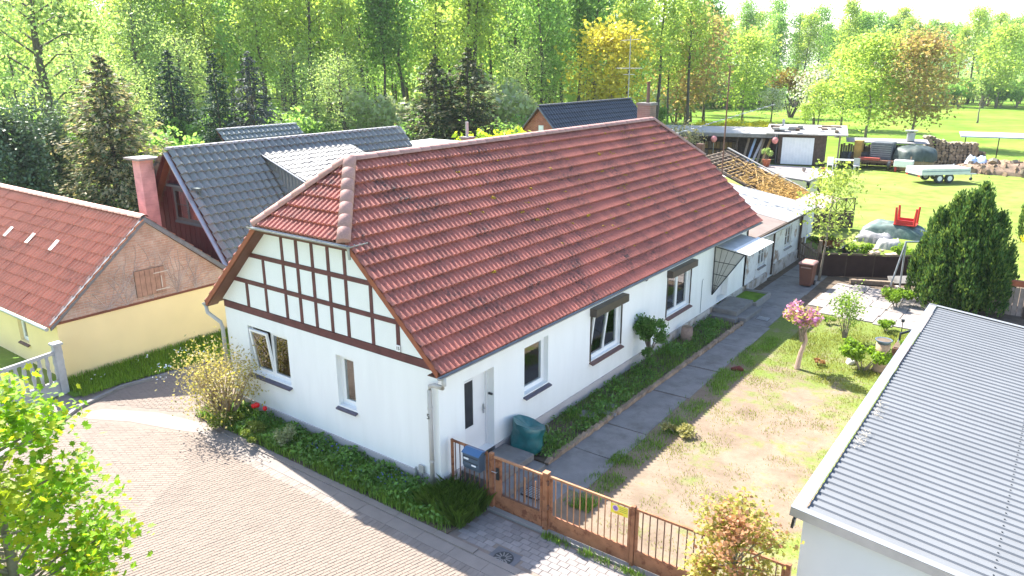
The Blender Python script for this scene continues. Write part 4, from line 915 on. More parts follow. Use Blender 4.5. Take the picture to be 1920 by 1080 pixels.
for i in range(len(prof)-1):
    for k in range(seg): j = (k+1) % seg; mb.f.append((i*seg+k, i*seg+j, (i+1)*seg+j, (i+1)*seg+k))
mb.f.append(tuple(reversed(range(seg))))
TEAL = mat('teal_sack', (.012, .12, .13), .33, .25, 6, .9, 9, spec=.6)
o = mb.build('sack', TEAL, bag, True)
mb2 = MB(); mb2.v = [v for v in mb.v[-seg:]]; mb2.v.append((.43, 2.58, .62)); mb2.f = [(k, (k+1) % seg, seg) for k in range(seg)]; mb2.build('folded_top', TEAL, bag)
MB().tube([(.71, 2.72, .74), (.79, 2.79, .70), (.81, 2.82, .58), (.80, 2.8, .5)], .008, 5).build('cord', CONCLT, bag)
bn = thing('wheelie_bin', 'brown wheeled bin at the end of the path', 'bin', loc=(1.62, 20.2, 0))
BR = mat('brown_plastic', (.17, .075, .05), .5, .12, 4)
mb = MB()
for z_, a, b_ in ((.06, .21, .24), (.88, .27, .32), (.94, .29, .34)): mb.v += [(1.62-a, 20.2-b_, z_), (1.62+a, 20.2-b_, z_), (1.62+a, 20.2+b_, z_), (1.62-a, 20.2+b_, z_)]
mb.f = [(3, 2, 1, 0)]+[(4*l+i, 4*l+(i+1) % 4, 4*l+4+(i+1) % 4, 4*l+4+i) for l in (0, 1) for i in range(4)]+[(8, 9, 10, 11)]; mb.build('body', BR, bn, bevel=.015)
mb = MB(); 
for z_, a, b_ in ((.945, .305, .36), (1.0, .30, .35), (1.05, .22, .27)): mb.v += [(1.62-a, 20.2-b_, z_), (1.62+a, 20.2-b_, z_), (1.62+a, 20.2+b_, z_), (1.62-a, 20.2+b_, z_)]
mb.f = [(3, 2, 1, 0)]+[(4*l+i, 4*l+(i+1) % 4, 4*l+4+(i+1) % 4, 4*l+4+i) for l in (0, 1) for i in range(4)]+[(8, 9, 10, 11)]; mb.build('lid', mat('faded_lid', (.36, .2, .17), .5, .1), bn, bevel=.02)
MB().box(1.42, 1.82, 19.865, 19.895, .80, .84).build('grip', mat('pale_grip', (.4, .25, .2), .5), bn)
for s_ in (-1, 1): MB().tube([(1.62+s_*.2, 20.5, .1), (1.62+s_*.25, 20.5, .1)], .1, 14).build('wheel', DARKMET, bn)

# ------------------------------------------------------------------ back garden
sf = thing('screen_fence', 'dark brown screening mat fence behind the patio', 'fence', loc=(3.3, 23, 0))
SCR = mat('brown_screen', (.05, .03, .025), .9, .2, 3, .3, 30)
sa, sb = V((1.55, 22.0, 0)), V((6.4, 24.6, 0)); sdv = sb-sa
for i in range(5):
    a, b_ = sa+sdv*i/5, sa+sdv*(i+1)/5; MB().bar(a+Z*.47+sdv*.002, b_+Z*.47-sdv*.002, .03, .94).build('screen_panel', SCR, sf)
    MB().bar(a, a+Z*1.02, .05, .05).build('post', WOODD, sf)
MB().bar(sa+Z*.98, sb+Z*.98, .04, .04).build('rail', WOODD, sf)
pg_ = thing('picket_gate', 'weathered grey picket gate between annex and screen fence', 'gate', loc=(.9, 23.6, 0))
for i in range(8): x_ = .15+i*.18; MB().bar((x_, 24.2-.27*i, 0), (x_, 24.2-.27*i, 1.05+.12*math.sin(i*2)), .09, .03, (0, 1, 0)).build('picket', WOOD, pg_)
for z_ in (.35, .85): MB().bar((.1, 24.27, z_), (1.5, 22.2, z_), .05, .07).build('rail', WOOD, pg_)
MB().bar((1.52, 22.1, 0), (1.52, 22.1, 1.5), .12, .12, (0, 1, 0)).build('gate_post', WOOD, pg_)
sl1 = tag(MB().obox((3.7, 21.9, .1), (.75, .3, 0), (-.05, .09, 0), (0, 0, .09)).build('timber_sleeper', WOOD, bevel=.02), 'pale timber sleeper lying in front of the dark screen fence', 'timber')
gs = tag(MB().obox((4.75, 22.9, .12), (.55, .3, .03), (-.1, .2, .1), (0, -.05, .06)).build('stone_slab', CONC, bevel=.02), 'grey stone slab leaning below the screen fence', 'slab')
rs = random.Random(5)
def rock(name, c, r, m, label, group):
    mb = MB(); bm = bmesh.new(); bmesh.ops.create_icosphere(bm, subdivisions=1, radius=1)
    s_ = (r*rs.uniform(.8, 1.3), r*rs.uniform(.7, 1.1), r*rs.uniform(.5, .8))
    for v in bm.verts: v.co = V((v.co.x*s_[0], v.co.y*s_[1], v.co.z*s_[2]))*rs.uniform(.8, 1.15)+V(c)
    me = bpy.data.meshes.new(name); bm.to_mesh(me); bm.free(); me.materials.append(m); return tag(link(name, me), label, 'stone', group)
STONE = mat('field_stone', (.36, .31, .27), .9, .2, 5, .4, 20)
for i in range(11): rock('garden_stone', (4.9+rs.uniform(-.35, .45), 20.9+rs.uniform(-.4, .9), .06+.05*(i % 3)), .12+.05*(i % 3 == 0), STONE, 'rough garden stone in the heap beside the carpet frame', 'stones by the carpet frame')
cbf = thing('carpet_frame', 'grey steel carpet-beating frame with splayed legs', 'frame', loc=(4.7, 22, 0))
for a in ((4.45, 21.35, 0), (4.8, 21.5, 0)): MB().tube([a, (4.75, 21.75, 1.95)], .035, 8).build('leg', STEEL, cbf)
for a in ((6.1, 22.6, 0), (6.4, 22.7, 0)): MB().tube([a, (6.2, 22.8, 1.95)], .035, 8).build('leg', STEEL, cbf)
MB().tube([(4.72, 21.74, 1.95), (6.22, 22.82, 1.95)], .035, 8).build('crossbar', STEEL, cbf)
bp = thing('brick_planter', 'small reddish brick planter at the patio edge', 'planter', loc=(4.55, 20.5, 0))
MB().box(4.4, 4.72, 20.3, 20.6, 0, .42).build('box', mat('planter_brick', (.32, .19, .15), .9, .2, 8), bp)
MB().box(4.43, 4.69, 20.33, 20.57, .42, .45).build('soil', SOIL, bp)
# tree-trunk planter with blue bowl, box planter, solar lamp
tp = thing('trunk_planter', 'tall cut trunk carrying a blue bowl in the yard', 'planter', loc=(5.93, 12.5, 0))
mb = MB(); lathe(mb, (5.93, 12.5, 0), [(0, .24), (.12, .2), (.5, .185), (.86, .19)], 12, .05); mb.build('trunk', mat('planter_bark', (.30, .22, .15), .9, .25, 8, .5, 20), tp, True)
mb = MB(); lathe(mb, (5.93, 12.5, .86), [(0, .16), (.06, .2), (.12, .24), (.125, .22), (.08, .18)], 14); mb.build('bowl', mat('blue_bowl', (.09, .12, .16), .5), tp, True); MB().tube([(5.93, 12.5, .93), (5.93, 12.5, .965)], .2, 12).build('soil', SOIL, tp)
bx = thing('box_planter', 'dark brown box planter with handle beside the garage', 'planter', loc=(6.3, 13.5, 0))
MB().box(6.05, 6.5, 13.3, 13.95, 0, .5).build('box', mat('brown_box', (.14, .07, .05), .7, .2, 6), bx, bevel=.01); MB().box(6.09, 6.46, 13.34, 13.91, .5, .53).build('soil', SOIL, bx); MB().tube([(6.1, 13.95, .5), (6.1, 14.1, .72), (6.45, 14.4, .85), (6.5, 14.4, .75)], .04, 6).build('handle', DARKMET, bx)
sp_ = thing('garden_torch', 'thin dark stake light beside the box planter', 'stake light', loc=(6.05, 14.6, 0)); MB().tube([(6.05, 14.6, 0), (6.05, 14.6, .95)], .014, 6).build('stake', DARKMET, sp_); MB().tube([(6.05, 14.6, .95), (6.05, 14.6, 1.03)], .05, 10).build('head', DARKMET, sp_)
rock('white_rock', (5.1, 12.6, .06), .17, mat('white_stone', (.6, .58, .56), .9), 'pale rock lying in the yard grass', None)
stp = thing('cut_stump', 'pale cut stump standing in the wall bed', 'stump', loc=(.36, 11.45, 0)); mb = MB(); lathe(mb, (.36, 11.45, 0), [(0, .22), (.1, .19), (.5, .175)], 12, .04); mb.build('trunk', mat('stump_bark', (.27, .19, .15), .9, .25, 8, .5, 20), stp, True); MB().tube([(.36, 11.45, .5), (.36, 11.45, .506)], .165, 12).build('cut_face', LOG, stp)
for i, (a, b_) in enumerate(((.62, 4.9), (.78, 5.6), (.92, 5.35))): tag(MB().obox((a, b_, .075), (.2+.02*i, .05, 0), (-.06, .19, 0), (0, 0, .025)).build('flat_stone', CONC, bevel=.02), 'flat stepping stone lying among the weeds of the wall bed', 'stone', 'stepping stones in the wall bed')
tag(MB().tube([(2.42, 10.0, .03), (2.60, 10.15, .05), (2.72, 10.12, .04)], [.06, .09, .05], 8).build('red_clump', mat('dry_red_leaf', (.12, .03, .025), .9, .3, 20), smooth=True), 'dark red dried clump lying at the path edge', 'plant debris')
# red table upside down, tarps, rubble
rt_ = thing('red_table', 'red plastic table lying upside down on the green tarp', 'table', loc=(3.0, 32.5, .6)); RED = mat('red_plastic', (.50, .035, .03), .4, .08)
MB().box(2.5, 3.55, 32.05, 33.05, .6, .66).build('table_top', RED, rt_, bevel=.02)
for a, b_ in ((2.6, 32.15), (3.45, 32.15), (2.6, 32.95), (3.45, 32.95)): MB().tube([(a, b_, .66), (a+(.05 if a > 3 else -.05), b_, 1.5)], [.085, .055], 6).build('leg', RED, rt_)
for a in ((2.6, 3.45, 32.12, 32.18), (2.6, 3.45, 32.92, 32.98)): MB().box(*a, .66, .86).build('apron', RED, rt_)
def heap(name, label, cat, c, rx, ry, h, m, seed, n_=18, rough=.12, group=None, sq=2.6):
    r_ = random.Random(seed); mb = MB(); K = n_
    for i in range(K+1):
        for j in range(K+1):
            u, v = 2*i/K-1, 2*j/K-1; d = (abs(u)**sq+abs(v)**sq)**(1/sq)
            z_ = h*max(0, 1-max(0, d-.62)/.38)**.5*(1+.12*math.sin(5*u+3*v+seed)+.08*math.sin(9*v-4*u)) if d < 1 else -.1
            mb.v.append((c[0]+rx*u+r_.uniform(-.03, .03), c[1]+ry*v+r_.uniform(-.03, .03), c[2]+z_*(1+r_.uniform(-rough, rough))))
    for i in range(K):
        for j in range(K): a = i*(K+1)+j; mb.f.append((a, a+K+1, a+K+2, a+1))
    o = mb.build(name, m, None, True); return tag(o, label, cat, group)
TARP = mat('green_tarp', (.05, .068, .062), .55, .3, 3, .9, 5); GREYT = mat('grey_tarp', (.24, .235, .24), .6, .15, 3, .4, 6); WHT = mat('white_fabric', (.34, .335, .33), .7, .1, 4, .4, 8)
heap('tarp_pile', 'long pile under a pale green tarp carrying the red table', 'tarp', (2.5, 32.6, 0), 1.6, .8, .55, mat('pale_green_tarp', (.09, .14, .125), .5, .35, 1.5, .6, 6, c2=(.23, .26, .25), t2=(.45, .6), s2=.8), 2, rough=.05, sq=5)
heap('covered_pile', 'low pile under a grey sheet in front of the tarp', 'tarp', (2.0, 30.4, 0), .9, .5, .38, GREYT, 3, rough=.06, sq=4); heap('white_sheet', 'crumpled white fabric sheet over rubble', 'fabric', (2.9, 29.3, 0), .6, .42, .32, WHT, 4, 14, .35)
for i in range(26): rock('rubble_stone', (1.2+rs.uniform(-.9, 2.4), 27.7+rs.uniform(-.6, .5), .08), rs.uniform(.1, .22), mat('rubble', (.45, .36, .30), .9, .2, 6) if i == 0 else bpy.data.materials['rubble'], 'broken stone in the rubble in front of the sheets', 'rubble stones')
wb = thing('wheelbarrow', 'rusty wheelbarrow behind the young tree', 'wheelbarrow', loc=(.9, 26.6, 0)); mb = MB()
for z_, a, b_ in ((.32, .25, .35), (.65, .38, .55)): mb.v += [(.9-b_, 26.6-a, z_), (.9+b_, 26.6-a, z_), (.9+b_, 26.6+a, z_), (.9-b_, 26.6+a, z_)]
mb.f = [(3, 2, 1, 0)]+[(i, (i+1) % 4, 4+(i+1) % 4, 4+i) for i in range(4)]; mb.build('tray', RUST, wb)
for s_ in (-1, 1): MB().tube([(1.6, 26.6+s_*.1, .2), (.4, 26.6+s_*.3, .35), (-.1, 26.6+s_*.3, .6)], .02, 6).build('handle', RUSTD, wb); MB().tube([(.5, 26.6+s_*.28, .33), (.45, 26.6+s_*.28, 0)], .02, 6).build('leg', RUSTD, wb)
MB().tube([(1.62, 26.55, .2), (1.62, 26.65, .2)], .2, 14).build('wheel', DARKMET, wb)
# plank fence on the right behind garage
pf = thing('plank_fence', 'weathered plank fence behind the garage roof', 'fence', loc=(9, 20.6, 0)); PFW = mat('pinkish_plank', (.36, .28, .24), .9, .2, 5, .2, 30)
for i in range(22): x_ = 7.9+i*.165; MB().box(x_, x_+.15, 20.55, 20.58, .05, 1.05+.03*math.sin(i*3.1)).build('plank', PFW, pf)
MB().box(7.9, 11.6, 20.6, 20.66, .3, .38).build('rail', WOODD, pf)
for x_ in (8.9, 10.6): MB().box(x_, x_+.1, 20.5, 20.6, 0, 1.3).build('post', WOODD, pf)
MB().box(8.2, 11.6, 20.55, 20.75, 1.1, 1.3).build('top_board', mat('red_ridge', (.42, .13, .07), .8, .2, 6), pf)
hu = thing('garden_hut', 'small hut with a rounded dark felt roof behind the conifer', 'hut', loc=(10.3, 23, 0)); MB().box(9.0, 12, 22.0, 24.5, 0, 1.35).build('wall', PFW, hu)
mb = MB(); 
for i in range(9): t = math.pi*i/8; mb.v += [(8.8, 23.2-1.5*math.cos(t), 1.35+.45*math.sin(t)), (12.2, 23.2-1.5*math.cos(t), 1.35+.45*math.sin(t))]
mb.f = [(2*i, 2*i+1, 2*i+3, 2*i+2) for i in range(8)]; mb.build('roof', FELT, hu, True)
sheet('pale_drive', [(8.6, 25.4), (14, 25.4), (16, 31), (9.2, 31)], -.04, CONCLT, 'pale concrete drive behind the dark conifer')
# ------------------------------------------------------------------ sheds across the lawn
sheet('shed_apron', [(-14, 47), (-7.2, 49.5), (-5.4, 53), (-7, 57.5), (-12.5, 57)], -.035, mat('pinkish_gravel', (.44, .37, .34), .95, .12, 1.5), 'pinkish gravel in front of the sheds')
SH = V((1, .28, 0)).normalized(); SN = V((.28, -1, 0)).normalized()   # shed front direction, and its outward normal
so = V((-24, 54.4, 0))
sh = thing('open_shed', 'long open-fronted shed with pale flat roof across the lawn', 'shed', loc=(-17, 57, 0))
def S(u, d, z_): return so+SH*u-SN*d+Z*z_
MB().prism([S(-2, -.7, 2.55), S(12.6, -.7, 2.55), S(12.6, 3.4, 2.8), S(-2, 3.4, 2.8)], (0, 0, .07)).build('roof', mat('pale_shed_roof', (.36, .345, .325), .8, .1, 2), sh)
MB().bar(S(-2, -.72, 2.42), S(12.6, -.72, 2.42), .06, .28).build('fascia', CONC, sh)
MB().prism([S(-2, 3.2, 0), S(12.6, 3.2, 0), S(12.6, 3.2, 2.7), S(-2, 3.2, 2.7)], SN*-.1).build('back_wall', WOODD, sh)
MB().prism([S(12.5, -.5, 0), S(12.5, 3.2, 0), S(12.5, 3.2, 2.6), S(12.5, -.5, 2.6)], SH*.12).build('side_wall', DARKMET, sh)
for u in (1, 5, 9.2): MB().bar(S(u, -.4, 0), S(u, -.4, 2.55), .12, .12, (0, 1, 0)).build('post', WOODD, sh)
for i in range(16):
    MB().obox(S(6.2+.36*(i % 8), 2.4, .45+.75*(i//8)), SH*.15, SN*.2, Z*.3).build('crate' if i else 'crate', WOODY if i % 3 else WOOD, None)
    o = bpy.context.scene.objects[-1] if False else None
for o in [o for o in COL.objects if o.name.startswith('crate') and o.parent is None]: tag(o, 'small wooden crate stacked at the back of the open shed', 'crate', 'crates stacked in the open shed')
for i, (u, le) in enumerate(((10.2, .5), (10.6, .7), (11.0, .45), (11.4, .6), (9.8, .35))): tag(MB().bar(S(u, -.8, .05), S(u+le, .3, 2.1), .2, .04, SN).build('leaning_board', (mat('blue_board', (.28, .36, .5), .7), mat('grey_board', (.38, .35, .36), .7), WOOD, WOODY, WOOD)[i]), ('pale blue board leaning on the open shed', 'grey board leaning on the open shed', 'brown plank leaning on the open shed beside the boards', 'yellow plank leaning inside the open shed', 'weathered lath leaning inside the open shed')[i], 'board')
PINK = mat('pink_lantern', (.70, .26, .24), .6, .15, 3)
for i, (u, z_) in enumerate(((4.7, 1.9), (7.2, 2.05), (12.4, 2.1))):
    l_ = thing('pink_lantern', ('round pink lantern hung deep in the open shed', 'round pink lantern on a pole at the open shed', 'round pink lantern beside the white door')[i], 'lantern', loc=S(u, -.95, z_)); mb = MB(); c = S(u, -.95, z_)
    lathe(mb, c, [(-.3, .06), (-.2, .2), (-.05, .28), (.1, .28), (.24, .18), (.3, .05)], 12); mb.build('shade', PINK, l_, True); MB().tube([c+Z*.28, c+Z*.5] if i != 1 else [c-Z*2.05, c+Z*.3], .025, 5).build('pole', STEEL, l_)
ws = thing('garage_shed', 'shed with big white up-and-over door and junk on its roof', 'shed', loc=S(14.5, 1, 0))
MB().prism([S(12.7, -.35, 0), S(16.6, -.35, 0), S(16.6, -.35, 2.6), S(12.7, -.35, 2.6)], SN*-3.0).build('wall', WOODD, ws)
dr = MB().prism([S(13.0, -.42, .05), S(15.6, -.42, .05), S(15.6, -.42, 2.35), S(13.0, -.42, 2.35)], SN*.06).build('door', mat('white_door_panel', (.68, .70, .72), .6, .06), ws)
for i in range(9): MB().bar(S(13.3+i*.26, -.49, .1), S(13.3+i*.26, -.49, 2.3), .02, .02, SN).build('door_rib', SIGNW, dr)
MB().prism([S(11.6, -.9, 2.62), S(18.2, -.9, 2.62), S(18.2, 3.2, 3.1), S(11.6, 3.2, 3.1)], (0, 0, .1)).build('roof', mat('pale_junk_roof', (.36, .34, .32), .9, .2, 3), ws)
for i in range(26): MB().obox(S(rs.uniform(12, 17.5), rs.uniform(-.7, 2.8), 2.95+rs.uniform(0, .25)), SH*rs.uniform(.1, .5), SN*rs.uniform(.1, .4), Z*rs.uniform(.02, .12)).build('roof_slab', (CONCLT, WOOD, WHITE, WOODD)[i % 4], ws)
MB().tube([S(12.9, 1, 2.8), S(12.9, 1, 3.8)], .12, 8).build('flue_pipe', ZINC, ws)
for i in range(2): MB().bar(S(17.6, -.6+i*.2, 0), S(17.6, -.6+i*.2, 2.6), .12, .12, (0, 1, 0)).build('post', WOOD, ws)
# junk shelf, fire bowl table, garden table, chairs, planter
jt = thing('garden_table', 'white garden table on the gravel by the sheds', 'table', loc=S(18.2, -2.0, 0))
MB().obox(S(18.2, -2.0, .78), SH*.85, SN*.45, Z*.03).build('table_top', SIGNW, jt)
for a in (-.75, .75):
    for b_ in (-.35, .35): MB().bar(S(18.2+a, -2.0+b_, 0), S(18.2+a, -2.0+b_, .76), .06, .06, (0, 1, 0)).build('leg', SIGNW, jt)
def chair(c, m, label, name='garden_chair'):
    t = thing(name, label, 'chair', loc=c); c = V(c)
    MB().obox(c+Z*.44, SH*.24, SN*.24, Z*.02).build('seat', m, t); MB().obox(c+Z*.75+SN*-.24, SH*.24, (SN*.03+Z*.0), Z*.3).build('backrest', m, t)
    for a in (-.2, .2):
        for b_ in (-.2, .2): MB().bar(c+SH*a+SN*b_, c+SH*a+SN*b_+Z*.43, .04, .04, (0, 1, 0)).build('leg', m, t)
chair(S(17.0, -2.9, 0), SIGNW, 'white garden chair in front of the white table'); chair(S(19.0, -3.1, 0), mat('grey_chair', (.4, .4, .4), .6), 'grey garden chair by the white table')
gb = thing('garden_bench', 'dark garden bench behind the white table', 'bench', loc=S(19, 0, 0)); MB().obox(S(19, -.2, .5), SH*1.1, SN*.3, Z*.03).build('seat', DARKMET, gb); MB().obox(S(19, .15, .95), SH*1.1, SN*.03, Z*.3).build('backrest', DARKMET, gb)
for a in (-1, 1): MB().bar(S(19+a, -.2, 0), S(19+a, -.2, .5), .08, .08, (0, 1, 0)).build('leg', DARKMET, gb)
for i, (u, d, r, lab) in enumerate(((11.9, -2.4, .36, 'large terracotta pot with a leafy bush by the shed'), (16.5, -4.2, .2, 'small terracotta pot on the gravel'), (15.0, -4.6, .18, 'small stone pot on the gravel'))):
    t = thing('flower_pot', lab, 'pot', loc=S(u, d, 0)); mb = MB(); lathe(mb, S(u, d, 0), [(0, r*.7), (r*1.5, r), (r*1.7, r*1.08), (r*1.7, r*.9), (r*1.4, r*.85)], 14); mb.build('pot', TERRA if i != 2 else CONC, t, True); MB().tube([S(u, d, r*1.35), S(u, d, r*1.45)], r*.86, 12).build('soil', SOIL, t)
# shelter behind with weathered fence, log wall
fw_ = thing('board_wall', 'grey weathered board fence right of the white door', 'fence', loc=S(21, 2, 0))
for i in range(34): MB().bar(S(17.9+i*.2, 1.6, 0), S(17.9+i*.2, 1.6, 1.75+.1*math.sin(i*2.3)), .18, .04, SN).build('plank', WOOD if i % 3 else WOODD, fw_)
MB().prism([S(18.2, .6, 2.0), S(24.6, .6, 2.0), S(24.6, 2.4, 2.2), S(18.2, 2.4, 2.2)], (0, 0, .06)).build('roof', CONCLT, fw_)
for u in (21.8, 24.4): MB().bar(S(u, .5, 0), S(u, .5, 2.05), .12, .12, (0, 1, 0)).build('post', DARKMET, fw_)
cw = thing('chimney_cowl', 'small round chimney with cowl on the board shelter', 'chimney', loc=S(23.2, 1.4, 2.2)); MB().tube([S(23.2, 1.4, 2.2), S(23.2, 1.4, 2.9)], .32, 10).build('pipe', ZINC, cw); MB().tube([S(23.2, 1.4, 3.0), S(23.2, 1.4, 3.08)], .5, 12).build('cowl', ZINC, cw)
# stacks of firewood: round log ends
logm = {}
def logmesh(r, L, k):
    if k not in logm:
        mb = MB().tube([(0, -L/2, 0), (0, L/2, 0)], r, 7); me = mb.mesh('log', BARKL); me.materials.append(LOG)
        for p in me.polygons: p.material_index = 1 if len(p.vertices) > 4 else 0
        logm[k] = me
    return logm[k]
def woodstack(name, label, A, B, h, depth, seed):
    r_ = random.Random(seed); A, B = V(A), V(B); d = (B-A); L = d.length; d.normalize(); nrm = d.cross(Z); t = thing(name, label, 'wood stack', loc=(A+B)/2)
    ang = math.atan2(nrm.y, nrm.x)-math.pi/2; u = .1; n_ = 0
    MB().obox((A+B)/2+Z*h*.3, d*L/2*.97, nrm*depth*.35, Z*h*.3).build('core', WOODD, t)
    while u < L:
        z_ = .12; top = h*(.86+.14*math.sin(u*.9+seed))
        while z_ < top and n_ < 270:
            k = r_.choice((0, 1, 2)); link('log', logmesh((.11, .14, .17)[k], depth, (k, depth)), t, Matrix.Translation(A+d*(u+r_.uniform(-.04, .04))+Z*z_+nrm*r_.uniform(-.08, .12)) @ Matrix.Rotation(ang+r_.uniform(-.1, .1), 4, 'Z')); z_ += .25; n_ += 1
        u += .28
    return t
woodstack('log_wall', 'long low wall of stacked logs behind the old machine', (-5.8, 62.5, 0), (3.2, 66.5, 0), 1.5, .9, 1)
woodstack('tall_log_pile', 'tall pile of dark split logs behind the round tarp stack', (-1.3, 64.3, 0), (2.6, 65.8, 0), 2.6, 1.0, 2)
ts = thing('tarp_stack', 'round log stack under a dark green tarp', 'wood stack', loc=(-1.3, 60.5, 0))
mb = MB(); lathe(mb, (-1.3, 60.5, 0), [(0, 1.5), (1.2, 1.5)], 18, .03); mb.build('log_core', LOG, ts)
mb = MB()
for z_, r in ((.8, 1.62), (1.1, 1.62), (1.5, 1.56), (1.72, 1.4), (1.86, 1.0), (1.97, .5), (2.0, .05)):
    for k in range(48):
        t = 2*math.pi*k/48; w_5 = 1+(.055*math.sin(9*t)+.035*math.sin(17*t+1)+.02*math.sin(29*t))*min(1, max(0, (1.93-z_)*1.6)); mb.v.append((-1.3+r*w_5*math.cos(t), 60.5+r*w_5*math.sin(t), z_+.05*math.sin(4*t)))
for i in range(6):
    for k in range(48): j = (k+1) % 48; mb.f.append((i*48+k, i*48+j, (i+1)*48+j, (i+1)*48+k))
mb.build('tarp', TARP, ts, True)
oc = thing('old_machine', 'rusty old farm machine with ribbed grey hood', 'machine', loc=(-4, 59.5, 0))
MB().box(-4.6, -2.9, 59.6, 61.2, .7, 2.15).build('hood', mat('dark_grey_hood', (.10, .11, .12), .5, .2, 4), oc, bevel=.08)
for i in range(6): MB().box(-4.5, -3.0, 59.55, 59.6, 1.0+i*.17, 1.07+i*.17).build('louvre', mat('louvre_grey', (.2, .21, .22), .5) if i == 0 else bpy.data.materials['louvre_grey'], oc)
MB().box(-6.2, -2.6, 58.6, 59.3, .55, .75).build('chassis', RUSTD, oc); MB().box(-5.2, -3.6, 58.5, 58.9, .75, .95).build('red_beam', mat('faded_red', (.36, .07, .05), .6), oc); MB().box(-5.9, -5.3, 59.6, 60.4, .7, 2.2).build('cab_panel', mat('ochre_panel', (.40, .24, .06), .7, .2), oc)
for x_, y_, r in ((-6.0, 59.2, .65), (-5.9, 58.3, .4), (-2.8, 58.6, .4)): 
    w_3 = MB().tube([(x_-.1, y_, r), (x_+.1, y_, r)], r, 16).build('wheel', DARKMET, oc); MB().tube([(x_-.12, y_, r), (x_+.12, y_, r)], r*.55, 12).build('rim', RUSTD, w_3)
wbx = thing('white_tub', 'white plastic tub on a red stand beside the old machine', 'tub', loc=(-2, 58.4, 0)); MB().box(-2.4, -1.0, 58.1, 58.8, .4, .95).build('tub', SIGNW, wbx, bevel=.05); MB().box(-2.3, -2.2, 58.2, 58.7, 0, .4).build('leg', RED, wbx); MB().box(-1.2, -1.1, 58.2, 58.7, 0, .4).build('leg', RED, wbx)
# heap of split firewood: single pieces, one thing each group
r_ = random.Random(21)
def split(name):
    mb = MB(); mb.prism([(0, -.2, 0), (.2, -.17, 0), (.06, .2, 0)], (0, 0, .42)); me = mb.mesh(name, LOG); return me
sm = split('firewood_piece'); hp = heap('firewood_core', 'broad heap of split firewood and sawdust beyond the trailer', 'firewood heap', (6.2, 62.8, -.05), 5.0, 2.0, .8, mat('sawdust', (.22, .155, .11), .95, .35, 3, 1, 4), 8, 36, .12)
for i in range(290):
    x_ = r_.uniform(1.6, 10.6); y_ = r_.uniform(60.6, 64.4); z_ = .1+.7*max(0, 1-((x_-6.2)/4.8)**2)*max(0, 1-((y_-62.8)/2.2)**2)
    s_ = r_.uniform(.55, 1.0); o = link('firewood_piece', sm, None, Matrix.Translation((x_, y_, z_)) @ Matrix.Rotation(r_.uniform(0, 6.3), 4, 'Z') @ Matrix.Rotation(r_.uniform(.6, 2.3), 4, 'X') @ Matrix.Scale(s_, 4)); tag(o, 'split piece of firewood lying on the heap beyond the trailer', 'firewood', 'split firewood on the heap')
for i, (x_, y_, z_, r) in enumerate(((4.2, 62.0, .8, .36), (7.2, 61.2, .5, .28), (8.3, 61.4, .45, .26), (5.6, 62.6, .8, .3), (3.6, 61.4, .4, .22), (9.4, 62.2, .5, .26), (6.4, 61.0, .35, .22), (2.6, 62.4, .6, .25))):
    o = link('tree_round', logmesh(r, .4, ('r', i)), None, Matrix.Translation((x_, y_, z_)) @ Matrix.Rotation(.3*i, 4, 'Z') @ Matrix.Rotation(.5+.2*i, 4, 'X')); tag(o, 'thick sawn tree round lying on the firewood heap', 'log', 'sawn tree rounds on the heap')
for i, (c, s_) in enumerate((((3.0, 62.8, .5), (.9, .6, .5)), ((7.8, 61.0, .2), (.7, .4, .35)), ((9.0, 60.8, .25), (.6, .4, .3)))): heap('blue_sheet', 'pale blue plastic sheet on the firewood heap', 'plastic sheet', c, s_[0], s_[1], s_[2], mat('pale_blue_plastic', (.42, .52, .68), .5, .2, 3) if i == 0 else bpy.data.materials['pale_blue_plastic'], 30+i, 10, .4, 'plastic sheets on the firewood heap')
qd = thing('grey_pallets', 'stack of grey pallets behind the firewood heap', 'pallets', loc=(8, 64.5, 0))
for k in range(5):
    for i in range(5): MB().box(7.0+i*.5+.1*k, 7.35+i*.5+.1*k, 64.2, 65.6, .9+k*.2, .95+k*.2).build('slat', WOOD, qd)
    for yy in (64.3, 65.3): MB().box(7.0+.1*k, 9.4+.1*k, yy, yy+.1, .8+k*.2, .9+k*.2).build('bearer', WOOD, qd)
# long frame shelter
cp = thing('pole_shelter', 'long thin-roofed pole shelter behind the firewood', 'shelter', loc=(7, 66.8, 0))
ca, cb_ = V((1.2, 66.2, 2.35)), V((16.5, 69.5, 2.35)); cdv = cb_-ca; cn_ = cdv.cross(Z).normalized()
MB().prism([ca, cb_, cb_-cn_*1.8+Z*.25, ca-cn_*1.8+Z*.25], (0, 0, .1)).build('roof', mat('pale_blue_sheet', (.32, .36, .39), .6, .08, 2), cp)
for i in range(7):
    p = ca+cdv*(i+.15)/6.3; MB().bar(V((p.x, p.y, 0)), p, .08, .08, (0, 1, 0)).build('post', WOODD, cp)
